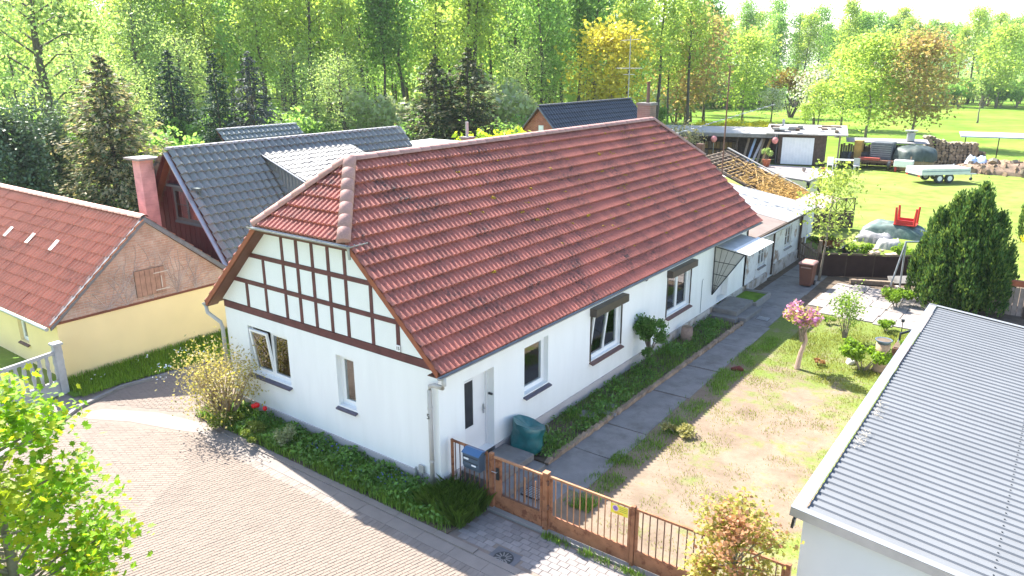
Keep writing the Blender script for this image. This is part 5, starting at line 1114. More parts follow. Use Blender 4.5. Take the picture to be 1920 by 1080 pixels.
# ------------------------------------------------------------------ trailer
tr = thing('flatbed_trailer', 'silver twin-axle flatbed trailer parked on the lawn', 'trailer', loc=(0, 0, 0)); ALU = mat('aluminium', (.58, .62, .66), .4, .08, 3, metal=.3)
tmx = Matrix.Translation((1.35, 54.2, 0)) @ Matrix.Rotation(math.radians(44), 4, 'Z')
def T(mb, name, m, par=None, sm_=False):
    mb.v = [tuple(tmx @ V(v)) for v in mb.v]; return mb.build(name, m, par or tr, sm_)
T(MB().box(-1.95, 1.95, -.95, .95, .62, .7), 'bed', ALU)
for a in ((-1.95, 1.95, -.95, -.91), (-1.95, 1.95, .91, .95), (-1.95, -1.91, -.91, .91), (1.91, 1.95, -.91, .91)): T(MB().box(a[0], a[1], a[2], a[3], .7, 1.08), 'side_panel', ALU)
T(MB().box(-1.9, 1.9, -.957, -.951, .86, .92), 'stripe', mat('blue_stripe', (.16, .22, .32), .5)); T(MB().box(-1.957, -1.951, -.9, .9, .86, .9), 'stripe', bpy.data.materials['blue_stripe'])
T(MB().box(-1.9, 1.9, -.9, .9, 1.05, 1.09), 'flat_cover', mat('grey_cover', (.55, .56, .57), .7, .08))
for x_ in (-.40, .42):
    for y_ in (-.78, .78):
        w_4 = T(MB().tube([(x_, y_-.1, .34), (x_, y_+.1, .34)], .34, 18), 'wheel', DARKMET); T(MB().tube([(x_, y_-.115, .34), (x_, y_+.115, .34)], .19, 14), 'rim', SIGNW, w_4)
T(MB().bar((1.95, .5, .55), (3.2, 0, .5), .08, .08), 'drawbar', STEEL); T(MB().bar((1.95, -.5, .55), (3.2, 0, .5), .08, .08), 'drawbar', STEEL); T(MB().tube([(2.9, .1, .55), (2.9, .1, .1)], .04, 8), 'jockey_leg', STEEL); T(MB().tube([(2.9, .05, .12), (2.9, .15, .12)], .12, 12), 'jockey_wheel', DARKMET)
T(MB().box(-1.97, -1.955, -.8, .8, .48, .6), 'light_board', DARKMET)
for y_ in (-.7, .7): T(MB().box(-1.985, -1.972, y_-.12, y_+.12, .5, .58), 'tail_light', RED)
T(MB().box(1.2, 1.26, -.03, .03, 1.09, 1.3), 'stake', STEEL)
for x_, y_, h_, l_ in ((-15.3, 88.5, 1.0, 'thick cut stump standing in the meadow'), (-14.0, 87.0, .9, 'thin leaning stump in the meadow')): t = thing('meadow_stump', l_, 'stump', loc=(x_, y_, 0)); mb = MB(); lathe(mb, (x_, y_, -.1), [(0, .35), (.3, .25), (h_, .22)], 9, .08); mb.build('trunk', BARK, t)

# ------------------------------------------------------------------ vegetation
def unit(a): return a/np.maximum(np.linalg.norm(a, axis=1, keepdims=True), 1e-6)
def leafquads(P, s, rg, asp=.55, upb=0.0, hang=0.0):
    n = len(P); a = rg.normal(size=(n, 3)); a[:, 2] -= hang; a = unit(a); r = rg.normal(size=(n, 3)); r[:, 2] += upb
    b = unit(np.cross(a, r)); s = np.broadcast_to(np.asarray(s), (n,))[:, None]
    return np.stack([P-a*s, P+b*s*asp, P+a*s, P-b*s*asp], 1).reshape(-1, 3)
def blobs(rg, centres, sig, n, shell=False):
    c = np.asarray(centres); k = rg.integers(0, len(c), n); d = rg.normal(size=(n, 3))
    if shell: d = unit(d)*(rg.uniform(.35, 1.2, size=(n, 1)))*rg.uniform(.6, 1.25, len(c))[k][:, None]
    return c[k]+d*np.asarray(sig)
L_ALDER = leafmat('fresh_alder_leaf', (0.278, 0.466, 0.124), .55, .35)
L_ALDER2 = leafmat('yellow_green_leaf', (0.409, 0.539, 0.124), .55, .3)
L_DARK = leafmat('dark_green_leaf', (.20, .36, .08), .5, .3)  # own leaf colour of the darker green trees and bushes
L_WILLOW = leafmat('silvery_willow_leaf', (0.391, 0.521, 0.186), .5, .3)
L_PALE = leafmat('pale_blossom_leaf', (0.465, 0.558, 0.279), .5, .3, (.55, .58, .42), .22)
L_LIME = leafmat('lime_leaf', (0.465, 0.6, 0.0465), .55, .25)
L_YELLOW = leafmat('yellow_spring_leaf', (.60, .54, .07), .5, .25)
L_ORANGE = leafmat('coppery_leaf', (.46, .33, .15), .5, .3, (.40, .40, .12), .4)
L_OLIVE = leafmat('olive_leaf', (.24, .17, .03), .35, .3)
L_BLOSSOM = leafmat('white_blossom', (.70, .70, .64), .4, .15, (.22, .32, .07), .35)
L_SPRUCE = leafmat('spruce_needle', (.045, .10, .055), .2, .4, None, .3, .08)
L_SPRUCEB = leafmat('bronze_spruce_needle', (.13, .175, .08), .3, .4, (.55, .46, .27), .45, .08)
L_BLUESP = leafmat('blue_spruce_needle', (.065, .09, .085), .15, .4, (.17, .20, .17), .3, .08)
L_THUJA = leafmat('thuja_spray', (0.102, 0.158, 0.084), .2, .45)
L_JUNI = leafmat('conifer_spray', (.075, .15, .04), .3, .55, (.20, .29, .06), .3, .1)
L_MAPLE = leafmat('maple_leaf', (.24, .44, .02), .58, .35, (.48, .50, .03), .2, .3)
L_RED = leafmat('copper_maple_leaf', (.42, .39, .08), .5, .3, (.52, .25, .15), .22, .4)
L_BUSH = leafmat('bush_leaf', (.13, .26, .05), .4, .35)
L_WEED = leafmat('weed_leaf', (.15, .29, .06), .4, .4)
L_GRASS = leafmat('grass_blade', (.21, .36, .06), .45, .4)
L_GRASSY = leafmat('dry_grass_blade', (.24, .26, .055), .45, .4)
L_PINKF = leafmat('pink_flower', (.62, .26, .50), .4, .25, (.46, .46, .10), .45)
L_TWIG = leafmat('buff_twig_bud', (.42, .36, .18), .4, .3, (.50, .45, .10), .35)
L_BLUE = leafmat('blue_flower', (.12, .13, .55), .3, .2)
def tree_proto(name, seed, h, crown0, spread, nb, nl, ls, lm, bark=BARK, tr=.014, upang=(.5, 1.0), clump=.14, topful=.6, hang=0, wob=.012, forks=1):
    rg = np.random.default_rng(seed); rn = random.Random(seed); mb = MB(); cent = []
    for fk in range(forks):
        pts = []; x = y = 0; lean = V((rn.uniform(-1, 1), rn.uniform(-1, 1), 0))*(.12 if forks > 1 else .02)
        for i in range(9):
            t = i/8; x += rn.uniform(-1, 1)*wob*h; y += rn.uniform(-1, 1)*wob*h; pts.append(V((x+lean.x*h*t, y+lean.y*h*t, h*t*(.97 if fk else 1)-.2*(i == 0))))
        mb.tube(pts, [tr*h*(1-.88*i/8)*(1.35 if i == 0 else 1) for i in range(9)], 7)
        for k in range(nb):
            t = crown0+(1-crown0)*((k+.5)/nb)**.9*.98; i = min(7, int(t*8)); p = pts[i].lerp(pts[i+1], t*8-i)
            az = k*2.4+rn.uniform(-.4, .4); tt = (t-crown0)/(1-crown0); L = spread*h*(max(.12, math.sin(math.pi*(.18+.80*tt))**topful))*rn.uniform(.7, 1.1); el = rn.uniform(*upang)
            d = V((math.cos(az)*math.cos(el), math.sin(az)*math.cos(el), math.sin(el))); q1 = p+d*L*.5; q2 = p+d*L+V((0, 0, (-.25 if hang else .1)*L))
            mb.tube([p, q1, q2], [tr*h*.3*(1-.6*t), tr*h*.17*(1-.6*t), .01], 4, False)
            for f in (.45, .75, 1.0, 1.12): cent.append(tuple(p.lerp(q2, f) if f > .5 else q1))
            for _ in range(2):
                e = q1.lerp(q2, rn.random())+V((rn.gauss(0, 1), rn.gauss(0, 1), rn.gauss(0, .6)))*L*.3; mb.tube([q1, e], [tr*h*.1*(1-.6*t), .006], 3, False); cent.append(tuple(e))
    cent.append((pts[-1].x, pts[-1].y, h)); sg = clump*spread*h*1.6
    P = blobs(rg, cent, (sg, sg, sg*.75), nl)
    if hang: P[:, 2] -= np.abs(rg.normal(size=nl))*hang*h*.1
    me = arrmesh(name+'_crown', leafquads(P, rg.uniform(.6, 1.25, nl)*ls, rg, .6, .4, hang), 4, lm)
    return mb.mesh(name+'_trunk', bark, True), me
def plant(name, protos, label, cat, group, x, y, s=1, rz=None, z=-.1, rn=RND, pn=('trunk', 'crown'), sxy=None):
    e = thing(name, label, cat, group, (x, y, z)); rz = rn.uniform(0, 6.28) if rz is None else rz
    for nm, me in zip(pn, protos):
        o = bpy.data.objects.new(nm, me); COL.objects.link(o); o.parent = e; o.matrix_basis = Matrix.Rotation(rz, 4, 'Z') @ Matrix.Diagonal(((sxy or s), (sxy or s), s, 1))
    return e
def conifer_proto(name, seed, h, r, lm, layers=24, per=11, q=46, ls=.13, droop=.35, gap=.12):
    rg = np.random.default_rng(seed); out = []; mb = MB().tube([(0, 0, -.2), (0, 0, h*.5), (0, 0, h*.97)], [h*.018, h*.011, .01], 7)
    for k in range(layers):
        t = (k+.3)/layers; z0 = h*(.05+.93*t); R = r*(1-t)**.72*(1+.18*math.sin(k*2.7+seed))+.05; nb = max(4, int(per*(1-t*.6)))
        for j in range(nb):
            az = k*1.3+j*6.283/nb+rg.normal()*.15; L = R*rg.uniform(.6, 1.18); z0 = h*(.05+.93*t)+rg.normal()*h*.012; n = max(8, int(q*(1-t*.7))); u = rg.uniform(gap, 1, n)**.8
            side = rg.normal(size=n)*.13*L*(1.15-u); zz = z0-droop*L*u+.28*L*u**3+rg.normal(size=n)*.05*L-np.abs(rg.normal(size=n))*.05
            c, s_ = math.cos(az), math.sin(az); P = np.stack([c*u*L-s_*side, s_*u*L+c*side, zz], 1)
            a = np.stack([c+rg.normal(size=n)*.5, s_+rg.normal(size=n)*.5, -.25+rg.normal(size=n)*.3], 1); a = unit(a); up_ = np.stack([rg.normal(size=n)*.5, rg.normal(size=n)*.5, np.ones(n)], 1); b = unit(np.cross(a, up_)); sz = (ls*rg.uniform(.7, 1.3, n))[:, None]
            out.append(np.stack([P-a*sz, P+b*sz*.38, P+a*sz, P-b*sz*.38], 1).reshape(-1, 3))
    me = arrmesh(name+'_crown', np.concatenate(out), 4, lm); return mb.mesh(name+'_trunk', BARK, True), me
def bush_proto(name, seed, rx, h, nl, ls, lm, stems=7, lobes=9, upb=.3, shell=True, bark=BARKL, base=.15):
    rg = np.random.default_rng(seed); rn = random.Random(seed); mb = MB(); cen = []
    for i in range(lobes): 
        a = rn.uniform(0, 6.28); rr = rx*math.sqrt(rn.random())*.78; cen.append((rr*math.cos(a), rr*math.sin(a), h*(base+.22+rn.uniform(0, .78-base-.22+.05))))
    for i in range(stems):
        c = V(cen[i % lobes]); mb.tube([(rn.uniform(-.06, .06)*rx, rn.uniform(-.06, .06)*rx, -.1), c*.5+V((rn.uniform(-.05, .05), rn.uniform(-.05, .05), 0))*rx, c], [.03*rx+.008, .018*rx+.005, .004], 5, False)
    sg = np.array((rx*.36, rx*.36, h*.18)); P = blobs(rg, cen, sg if shell else sg*.7, nl, shell); P[:, 2] = np.maximum(P[:, 2], h*.04)
    return mb.mesh(name+'_stems', bark, True), arrmesh(name+'_crown', leafquads(P, rg.uniform(.6, 1.3, nl)*ls, rg, .6, upb), 4, lm)
def blades(name, n, sampler, hr, w, m, seed, lean=.35):
    rg = np.random.default_rng(seed); P = sampler(rg, n); n = len(P); az = rg.uniform(0, 6.283, n); h_ = rg.uniform(*hr, n); d = np.stack([np.cos(az), np.sin(az), np.zeros(n)], 1); s_ = np.stack([-np.sin(az), np.cos(az), np.zeros(n)], 1)*w
    ln = (rg.uniform(0, lean, n)*h_)[:, None]; top = P+d*ln; top[:, 2] += h_; mid = P+d*ln*.3; mid[:, 2] += h_*.55
    q = np.stack([P-s_, P+s_, mid+s_*.7, top, mid-s_*.7], 1).reshape(-1, 3); return arrmesh(name, q, 5, m)
def rect(x0, x1, y0, y1, z=0): return lambda rg, n: np.stack([rg.uniform(x0, x1, n), rg.uniform(y0, y1, n), np.full(n, z)], 1)
def clumped(x0, x1, y0, y1, z, k, sig, seed=1):
    c = np.random.default_rng(seed).uniform((x0, y0), (x1, y1), (k, 2))
    def f(rg, n):
        i = rg.integers(0, k, n); p = c[i]+rg.normal(size=(n, 2))*sig; ok = (p[:, 0] > x0) & (p[:, 0] < x1) & (p[:, 1] > y0) & (p[:, 1] < y1); p = p[ok]; return np.column_stack([p, np.full(len(p), z)])
    return f
def stuff(name, me, label, cat):
    o = link(name, me); tag(o, label, cat, kind='stuff'); return o
# --- ground cover
stuff('bed_grass', blades('bed_grass', 7000, clumped(.05, 1.15, 2.45, 13.9, .04, 110, .2, 2), (.04, .2), .007, L_GRASS, 3), 'grass and weeds growing along the white side wall', 'grass')
rg = np.random.default_rng(11); P = clumped(.05, 1.1, 2.4, 13.9, .1, 70, .15, 5)(rg, 4200); P[:, 2] += rg.uniform(-.03, .12, len(P))
stuff('bed_weeds', arrmesh('bed_weeds', leafquads(P, rg.uniform(.02, .055, len(P)), rg, .65, 1.0), 4, L_WEED), 'broad-leaved weeds in the wall bed', 'weeds')
stuff('gable_bed_grass', blades('gable_bed_grass', 16000, clumped(-7.5, 1.0, -1.02, -.1, .02, 150, .22, 7), (.06, .3), .008, L_GRASS, 8), 'long grass in the bed below the timbered gable', 'grass')
def inbed(rg, n):
    p = clumped(-7.4, .95, -.98, -.06, .1, 120, .2, 9)(rg, n); p[:, 2] += rg.uniform(0, .26, len(p))*(.5+.5*np.sin(p[:, 0]*3.1)**2); return p
P = inbed(rg, 11000); stuff('gable_bed_plants', arrmesh('gable_bed_plants', leafquads(P, rg.uniform(.02, .065, len(P)), rg, .6, .8), 4, L_WEED), 'leafy perennials filling the bed below the gable', 'perennials')
P = clumped(-3.6, -.6, -.8, -.2, .4, 14, .14, 13)(rg, 120); P[:, 2] += rg.uniform(-.2, -.05, len(P)); stuff('blue_flowers', arrmesh('blue_flowers', leafquads(P, .022, rg, .8, .8), 4, L_BLUE), 'small blue flowers among the gable bed plants', 'flowers')
stuff('gate_grass', blades('gate_grass', 5500, clumped(.05, 1.15, -.75, .2, .02, 34, .17, 17), (.12, .5), .008, leafmat('tall_grass', (.17, .29, .05), .45, .4), 18, .8), 'tall green grass beside the small gate', 'grass')
stuff('path_grass', blades('path_grass', 7500, clumped(2.12, 2.85, 1.2, 13.5, 0, 75, .15, 21), (.03, .12), .007, L_GRASS, 22), 'green grass strip between path and bare yard', 'grass')
stuff('yard_grass', blades('yard_grass', 9000, clumped(2.6, 7.0, 1.0, 16.7, 0, 90, .2, 25), (.02, .06), .007, L_GRASSY, 26), 'thin dry grass patches on the sandy yard', 'grass')
stuff('yard_grass_rear', blades('yard_grass_rear', 11000, clumped(3.0, 7.0, 10.5, 16.8, 0, 70, .3, 27), (.03, .1), .007, L_GRASSY, 28), 'denser yellow-green grass near the patio', 'grass')
stuff('verge_blades', blades('verge_blades', 26000, (lambda rg, n: (lambda p: p[p[:, 0] < -11.0+.14*np.clip(p[:, 1]+1.2, 0, 9)**1.1])(rect(-12.55, -9.0, -2.2, 5.5, .03)(rg, n))), (.05, .2), .010, leafmat('lush_grass', (.27, .44, .05), .5, .35), 30), 'lush grass below the yellow wall', 'grass')
stuff('fence_weeds', blades('fence_weeds', 2200, clumped(2.5, 7, -.02, .16, 0, 60, .1, 31), (.03, .16), .007, L_GRASS, 32), 'weeds along the foot of the rusty fence', 'weeds')
P = clumped(-12.3, -9.9, -1.8, 3.6, .2, 7, .15, 33)(rg, 60); stuff('daisies', arrmesh('daisies', leafquads(P, .03, rg, 1, 2), 4, SIGNW), 'white daisies in the grass below the yellow wall', 'flowers')
# --- named small plants
ys = bush_proto('buff_shrub', 41, 1.0, 2.1, 3600, .036, L_TWIG, 50, 60, .2, False, mat('buff_stem', (.36, .27, .17), .9, .2), .1)
plant('budding_shrub', ys, 'budding yellow-buff shrub at the corner of the timbered gable', 'shrub', None, -6.6, -.72, 1, 0, 0)
tb = bush_proto('trimmed_bush', 43, .38, .8, 3600, .032, L_BUSH, 9, 24); 
e = plant('trimmed_bush', tb, 'round trimmed green bush against the white side wall', 'bush', None, .46, 8.6, 1.3, 0, .62); MB().tube([(.42, 8.6, 0), (.38, 8.62, .5), (.42, 8.6, 1.1)], [.05, .04, .03], 6).build('stem', BARK, e)
bl = bush_proto('lower_bush', 44, .27, .8, 900, .03, L_BUSH, 5, 7); plant('low_bush', bl, 'loose leafy shoots at the foot of the trimmed bush', 'bush', None, .52, 8.5, 1, 0, 0)
st_ = bush_proto('silver_tuft', 45, .32, .7, 1000, .028, leafmat('silver_leaf', (.28, .33, .16), .3, .3), 6, 8); plant('silver_tuft', st_, 'pale silvery tuft at the bed edge', 'plant', None, -4.2, -.85, 1, 0, 0)
lg = bush_proto('bright_herb', 46, .45, .55, 1500, .03, leafmat('bright_herb_leaf', (.20, .26, .05), .5, .3), 5, 9); plant('low_herb', lg, 'low bright green herb at the sunny end of the gable bed', 'plant', None, -6.3, -.95, 1, 0, 0); plant('low_herb', lg, 'yellow-green herb between shrub and silvery tuft', 'plant', None, -5.2, -.95, .9, 2, 0)  # two low herbs with a brighter yellow-green leaf colour
tu = thing('red_tulips', 'red tulips below the gable window', 'flowers', loc=(-5.55, -.45, 0))
for i in range(5):
    x_ = -5.55+RND.uniform(-.22, .22); y_ = -.4+RND.uniform(-.1, .1); z_ = .52+RND.uniform(0, .1); MB().tube([(x_, y_, 0), (x_, y_, z_)], .008, 5).build('stem', L_GRASS, tu); mb = MB(); lathe(mb, (x_, y_, z_), [(0, .02), (.03, .05), (.08, .055), (.11, .035)], 8); mb.build('blossom', mat('tulip_red', (.62, .015, .02), .45, .15, 9) if i == 0 else bpy.data.materials['tulip_red'], tu, True)
mg = bush_proto('flower_crown', 51, .62, 1.0, 1500, .055, L_PINKF, 8, 12)
e = plant('pink_tree', mg, 'small standard tree with pink and yellow crown in the yard', 'tree', None, 3.95, 11.3, 1, 0, .95); MB().tube([(3.93, 11.25, 0), (3.98, 11.3, .5), (4.08, 11.33, .9), (4.0, 11.3, 1.35)], [.085, .065, .055, .03], 8).build('trunk', mat('pinkish_bark', (.42, .30, .24), .9, .15), e)
s1 = bush_proto('loose_shrub', 53, .55, 1.75, 900, .045, leafmat('fresh_shrub_leaf', (.22, .34, .06), .5, .3), 9, 12, .2, False); plant('loose_shrub', s1, 'loose multi-stemmed shrub between lawn and patio', 'shrub', None, 4.45, 14.6, 1, 0, 0)
sb_ = bush_proto('tuft', 54, .42, .62, 1900, .04, leafmat('bright_tuft_leaf', (.20, .33, .03), .5, .3), 5, 9)
for (x_, y_, s_, lab) in ((5.5, 12.3, 1.5, 'bushy green plant beside the trunk planter'), (5.14, 19.3, 1.35, 'bright green round bush on the patio edge'), (5.35, 16.3, .75, 'small green tuft at the front of the patio'), (5.95, 13.2, .4, 'little green plant beside the box planter'), (3.6, 15.9, .5, 'small weed tuft at the patio corner'), (6.28, 13.6, .35, 'seedlings growing in the box planter')):
    plant('green_tuft', sb_, lab, 'plant', None, x_, y_, s_, None, 0 if 'in the box' not in lab else .5)
dt = bush_proto('dry_tuft', 55, .2, .22, 320, .03, leafmat('dry_leaf', (.33, .17, .07), .3, .3), 3, 5); plant('dry_tuft', dt, 'small brown dry tuft behind the pink tree', 'plant', None, 4.35, 11.9, 1, 0, 0); plant('hay_tuft', bush_proto('hay', 56, .42, .2, 800, .04, leafmat('hay', (.34, .32, .12), .4, .3), 2, 8), 'flat heap of cut grass at the edge of the shade', 'grass heap', None, 2.85, 5.4, 1, 0, 0)
yt = tree_proto('young_tree', 57, 4.4, .28, .26, 11, 1500, .075, leafmat('young_leaf', (.33, .42, .10), .55, .3), BARKL, .012, (.3, .9), .16)
plant('young_tree', yt, 'slender young tree with pale leaves beside the brown bin', 'tree', None, 1.85, 21.3, 1, .4, 0)
for i, (x_, y_) in enumerate(((.4, 27.0), (2.2, 26.4), (4.0, 26.7), (5.2, 28.2))): plant('weed_clump', sb_, ('leafy weeds behind the wheelbarrow', 'leafy weeds behind the dark screen fence', 'bright weeds in front of the white sheet', 'leafy weeds beside the conifer')[i], 'plant', None, x_, y_, 1.3, None, 0)
# --- dark conifer by the garage
rg = np.random.default_rng(61); rn = random.Random(61); out = []
lob = [(0, 0, 4.3, 1.0)]+[(1.25*math.cos(a), 1.15*math.sin(a), hh, .72) for a, hh in ((.3, 3.6), (1.2, 4.0), (2.2, 3.5), (3.1, 3.55), (3.9, 2.9), (4.9, 2.75), (5.7, 3.3))]+[(.6*math.cos(a), .6*math.sin(a), hh, .75) for a, hh in ((.9, 4.55), (2.7, 4.25), (4.4, 3.7), (5.9, 4.2))]+[(1.7*math.cos(a), 1.6*math.sin(a), hh, .5) for a, hh in ((2.6, 2.5), (3.4, 2.5), (4.2, 2.0), (5.0, 1.9), (.1, 2.4), (5.8, 2.1))]
for lx, ly, lh, lr in lob:
    for k in range(int(150*lr*lh/2.5)):
        t = rn.random()**.8; z_ = .15+t*(lh-.25); R = lr*(math.sin(math.pi*min(1, .22+.78*t))**.55)*(1 if t < .8 else (1-(t-.8)*2.2)); a = rn.uniform(0, 6.283); c = np.array((lx+R*math.cos(a), ly+R*math.sin(a), z_)); n = 22
        P = c+rg.normal(size=(n, 3))*np.array((.07, .07, .13)); dirv = np.tile(np.array((math.cos(a)*.55, math.sin(a)*.55, 1.0)), (n, 1))+rg.normal(size=(n, 3))*.35; dirv = unit(dirv); b = unit(np.cross(dirv, rg.normal(size=(n, 3)))); sz = rg.uniform(.05, .11, n)[:, None]
        out.append(np.stack([P-dirv*sz, P+b*sz*.42, P+dirv*sz, P-b*sz*.42], 1).reshape(-1, 3))
jm = arrmesh('conifer_crown', np.concatenate(out), 4, L_JUNI); jt_ = MB().tube([(0, 0, -.1), (0, 0, 3.2)], [.2, .05], 8)
for a in range(8): jt_.tube([(0, 0, .2), (math.cos(a*.8)*.9, math.sin(a*.8)*.9, 1.6), (math.cos(a*.8)*1.1, math.sin(a*.8)*1.1, 2.8)], [.08, .05, .02], 5)
jtm = jt_.mesh('conifer_trunk', BARK); plant('dark_conifer', (jtm, jm), 'big bushy dark green conifer behind the garage roof', 'conifer', None, 6.85, 20.75, .99, 0, 0, sxy=.77)
plant('dark_conifer', (jtm, jm), 'second dark conifer beside the yellow shrub at the drive', 'conifer', None, 9.35, 34.0, .8, 2, 0)
fy = bush_proto('forsythia', 63, 1.3, 1.5, 1500, .07, leafmat('bright_yellow_flower', (.62, .52, .01), .4, .2), 6, 9); plant('yellow_shrub', fy, 'bright yellow flowering shrub below the second conifer', 'shrub', None, 9.0, 31.3, .85, 0, 0)
# --- maple leaves near the camera
def leafshape(lobes=5):
    pts = []
    for i in range(-lobes//2+1, lobes//2+1): pass
    prof = [(0, -.55, 0), (.16, -.42, 0), (.52, -.40, .03), (.34, -.16, .0), (.78, .12, .06), (.44, .16, .01), (.40, .46, .03), (.20, .36, .0), (0, .95, .08)]
    L = prof+[(-x, y, z) for x, y, z in reversed(prof[1:-1])]; return L
def leafy(name, label, cat, loc, cent, nl, nind, size, lm, seed, stems, bark, cam_first=True):
    t = thing(name, label, cat, loc=loc); rn = random.Random(seed); rg = np.random.default_rng(seed); mb = MB()
    for s_ in stems: mb.tube(*s_, 6, False)
    mb.build('trunk', bark, t, True)
    shape = leafshape(); lm_ = MB(); lm_.v = [(x*.5, y*.5, z*.5) for x, y, z in shape]+[(0, 0, 0)]; n_ = len(shape); lm_.f = [(i, (i+1) % n_, n_) for i in range(n_)]; me = lm_.mesh('leaf', lm)
    Ps = []
    for _ in range(nl):
        c, sg = rn.choice(cent); Ps.append(V(c)+V((rn.gauss(0, sg), rn.gauss(0, sg), rn.gauss(0, sg*.8))))
    Ps.sort(key=lambda p: (p-CAM).length+(0 if seen(p, .02) else 100)); rest = MB()
    for i, p in enumerate(Ps):
        s_ = size*rn.uniform(.6, 1.25); M = Matrix.Translation(p) @ Matrix.Rotation(rn.uniform(0, 6.283), 4, 'Z') @ Matrix.Rotation(rn.gauss(-.45, .45), 4, 'X') @ Matrix.Rotation(rn.gauss(0, .4), 4, 'Y') @ Matrix.Scale(s_, 4)
        if i < nind: link('leaf', me, t, M)
        else: k0 = len(rest.v); rest.v += [tuple(M @ V(v)) for v in lm_.v]; rest.f += [tuple(k0+a for a in f) for f in lm_.f]
    o = rest.build('foliage', lm, t); o['kind'] = 'stuff'; return t
fwd = V((-math.sin(yaw), math.cos(yaw), 0)); rgt = V((math.cos(yaw), math.sin(yaw), 0))
mt = V((.62, -7.85, 0)); cen = []; stems = [([mt-Z*.1, mt+V((.03, .02, 1.5)), mt+V((0, .05, 3.4)), mt+V((.05, .05, 5.0))], [.09, .07, .05, .02])]
rn = random.Random(71)
for i in range(76):
    a = rn.uniform(0, 6.283); z_ = rn.uniform(1.7, 5.3); R = 1.15*math.sin(math.pi*min(.95, max(.1, (z_-1.2)/4.4)))**.8*rn.uniform(.55, 1.02)+.1; p0 = mt+Z*(z_-.5*R); p1 = mt+V((R*math.cos(a), R*math.sin(a), z_)); stems.append(([p0, p0.lerp(p1, .6), p1], [.022, .014, .006]))
    cen += [(p1, .15), (p0.lerp(p1, .75), .17)]
leafy('young_maple', 'bright green young maple standing on the paved street', 'tree', mt, cen, 14000, 280, .13, L_MAPLE, 72, stems, BARKL)
ct = V((6.42, -.64, .08)); cen = []; stems = [([ct-Z*.1, ct+V((.02, 0, .7)), ct+Z*1.5], [.05, .04, .03])]
for i in range(34):
    a = rn.uniform(0, 6.283); b_ = rn.uniform(-.9, 1.35); R = .70*rn.uniform(.75, 1.05); p1 = ct+Z*1.72+V((R*math.cos(a)*math.cos(b_), R*math.sin(a)*math.cos(b_), .7*math.sin(b_)*rn.uniform(.85, 1.1))); stems.append(([ct+Z*1.4, p1], [.014, .005])); cen += [(p1, .11), ((ct+Z*1.6).lerp(p1, .7), .1)]
leafy('copper_maple', 'round little maple with copper and yellow-green leaves by the gate', 'tree', ct, cen, 3600, 280, .10, L_RED, 74, stems, BARKL)
# --- background trees
def at(px, D):   # ground spot D metres north-west of the drone's take-off point, px sets the bearing
    d = fwd*D*1.0+rgt*((px-960)/1409*D*.96); return CAM.x+d.x, CAM.y+d.y
alders = [tree_proto('alder%d' % i, 80+i, 17+i % 3, (.34, .42, .28, .5, .38)[i % 5], (.15, .13, .17, .14, .16)[i % 5], 26, 4000, .185, (L_ALDER, L_ALDER2, L_ALDER, L_DARK, L_ALDER2)[i % 5], BARK, .0135) for i in range(5)]
willow = tree_proto('willow', 90, 17, .30, .30, 26, 5200, .15, L_WILLOW, BARK, .027, (.3, .9), .13, .6, .8)
roundt = [tree_proto('round%d' % i, 95+i, 11, .12, .31, 26, 5200, .19, lm, BARKL, .012, (.25, 1.1), .15, .7) for i, lm in enumerate((L_YELLOW, L_ORANGE, L_PALE, L_ALDER2))]
bushes = [bush_proto('woodbush%d' % i, 101+i, 2.1, 4.2, 2300, .15, lm, 9, 13, .3) for i, lm in enumerate((L_WILLOW, L_ALDER, L_PALE, L_DARK, L_ALDER2, L_LIME))]
rn = random.Random(99)
# forest, near rows to far rows
for row, (D, n_, p0, p1) in enumerate(((80, 22, 250, 1250), (92, 25, -60, 1330), (104, 26, -60, 1350), (120, 28, -80, 1340), (138, 25, -80, 1340))):
    for i in range(n_):
        px = p0+(p1-p0)*(i+rn.uniform(.1, .9))/n_; x_, y_ = at(px, D+rn.uniform(-5, 5)); k = rn.choice((0, 0, 1, 1, 2, 2, 3, 4)); s_ = rn.uniform(.8, 1.25)
        if px > 1150: s_ *= .85
        plant('forest_tree', alders[k], ('tall slender fresh green tree in the wood behind the roofs', 'tall yellow-green tree in the wood behind the roofs', 'tall broad fresh green tree in the wood behind the roofs', 'tall dark green tree in the wood behind the roofs', 'tall airy yellow-green tree in the wood behind the roofs')[k], 'tree', ('slender fresh green wood trees', 'yellow-green wood trees', 'broad fresh green wood trees', 'dark green wood trees', 'airy yellow-green wood trees')[k], x_, y_, s_, None, -.1, rn)
# far treeline beyond the meadow
for i in range(46):
    px = 1290+(2000-1290)*(i+rn.uniform(0, 1))/46; D = rn.uniform(158, 190); x_, y_ = at(px, D); k = rn.choice((0, 1, 2, 3, 4)); s_ = rn.uniform(.82, 1.12)
    plant('treeline_tree', alders[k], ('fresh green tree in the line beyond the meadow', 'yellow-green tree in the line beyond the meadow', 'broad fresh green tree in the line beyond the meadow', 'dark green tree in the line beyond the meadow', 'airy yellow-green tree in the line beyond the meadow')[k], 'tree', ('fresh green treeline trees', 'yellow-green treeline trees', 'broad green treeline trees', 'dark green treeline trees', 'airy treeline trees')[k], x_, y_, s_, None, -.1, rn)
bl_lab = ('silvery willow bush at the edge of the wood', 'fresh green bush at the edge of the wood', 'pale blossoming bush at the edge of the wood', 'dark green bush at the edge of the wood', 'yellow-green bush at the edge of the wood', 'lime green bush at the edge of the wood')
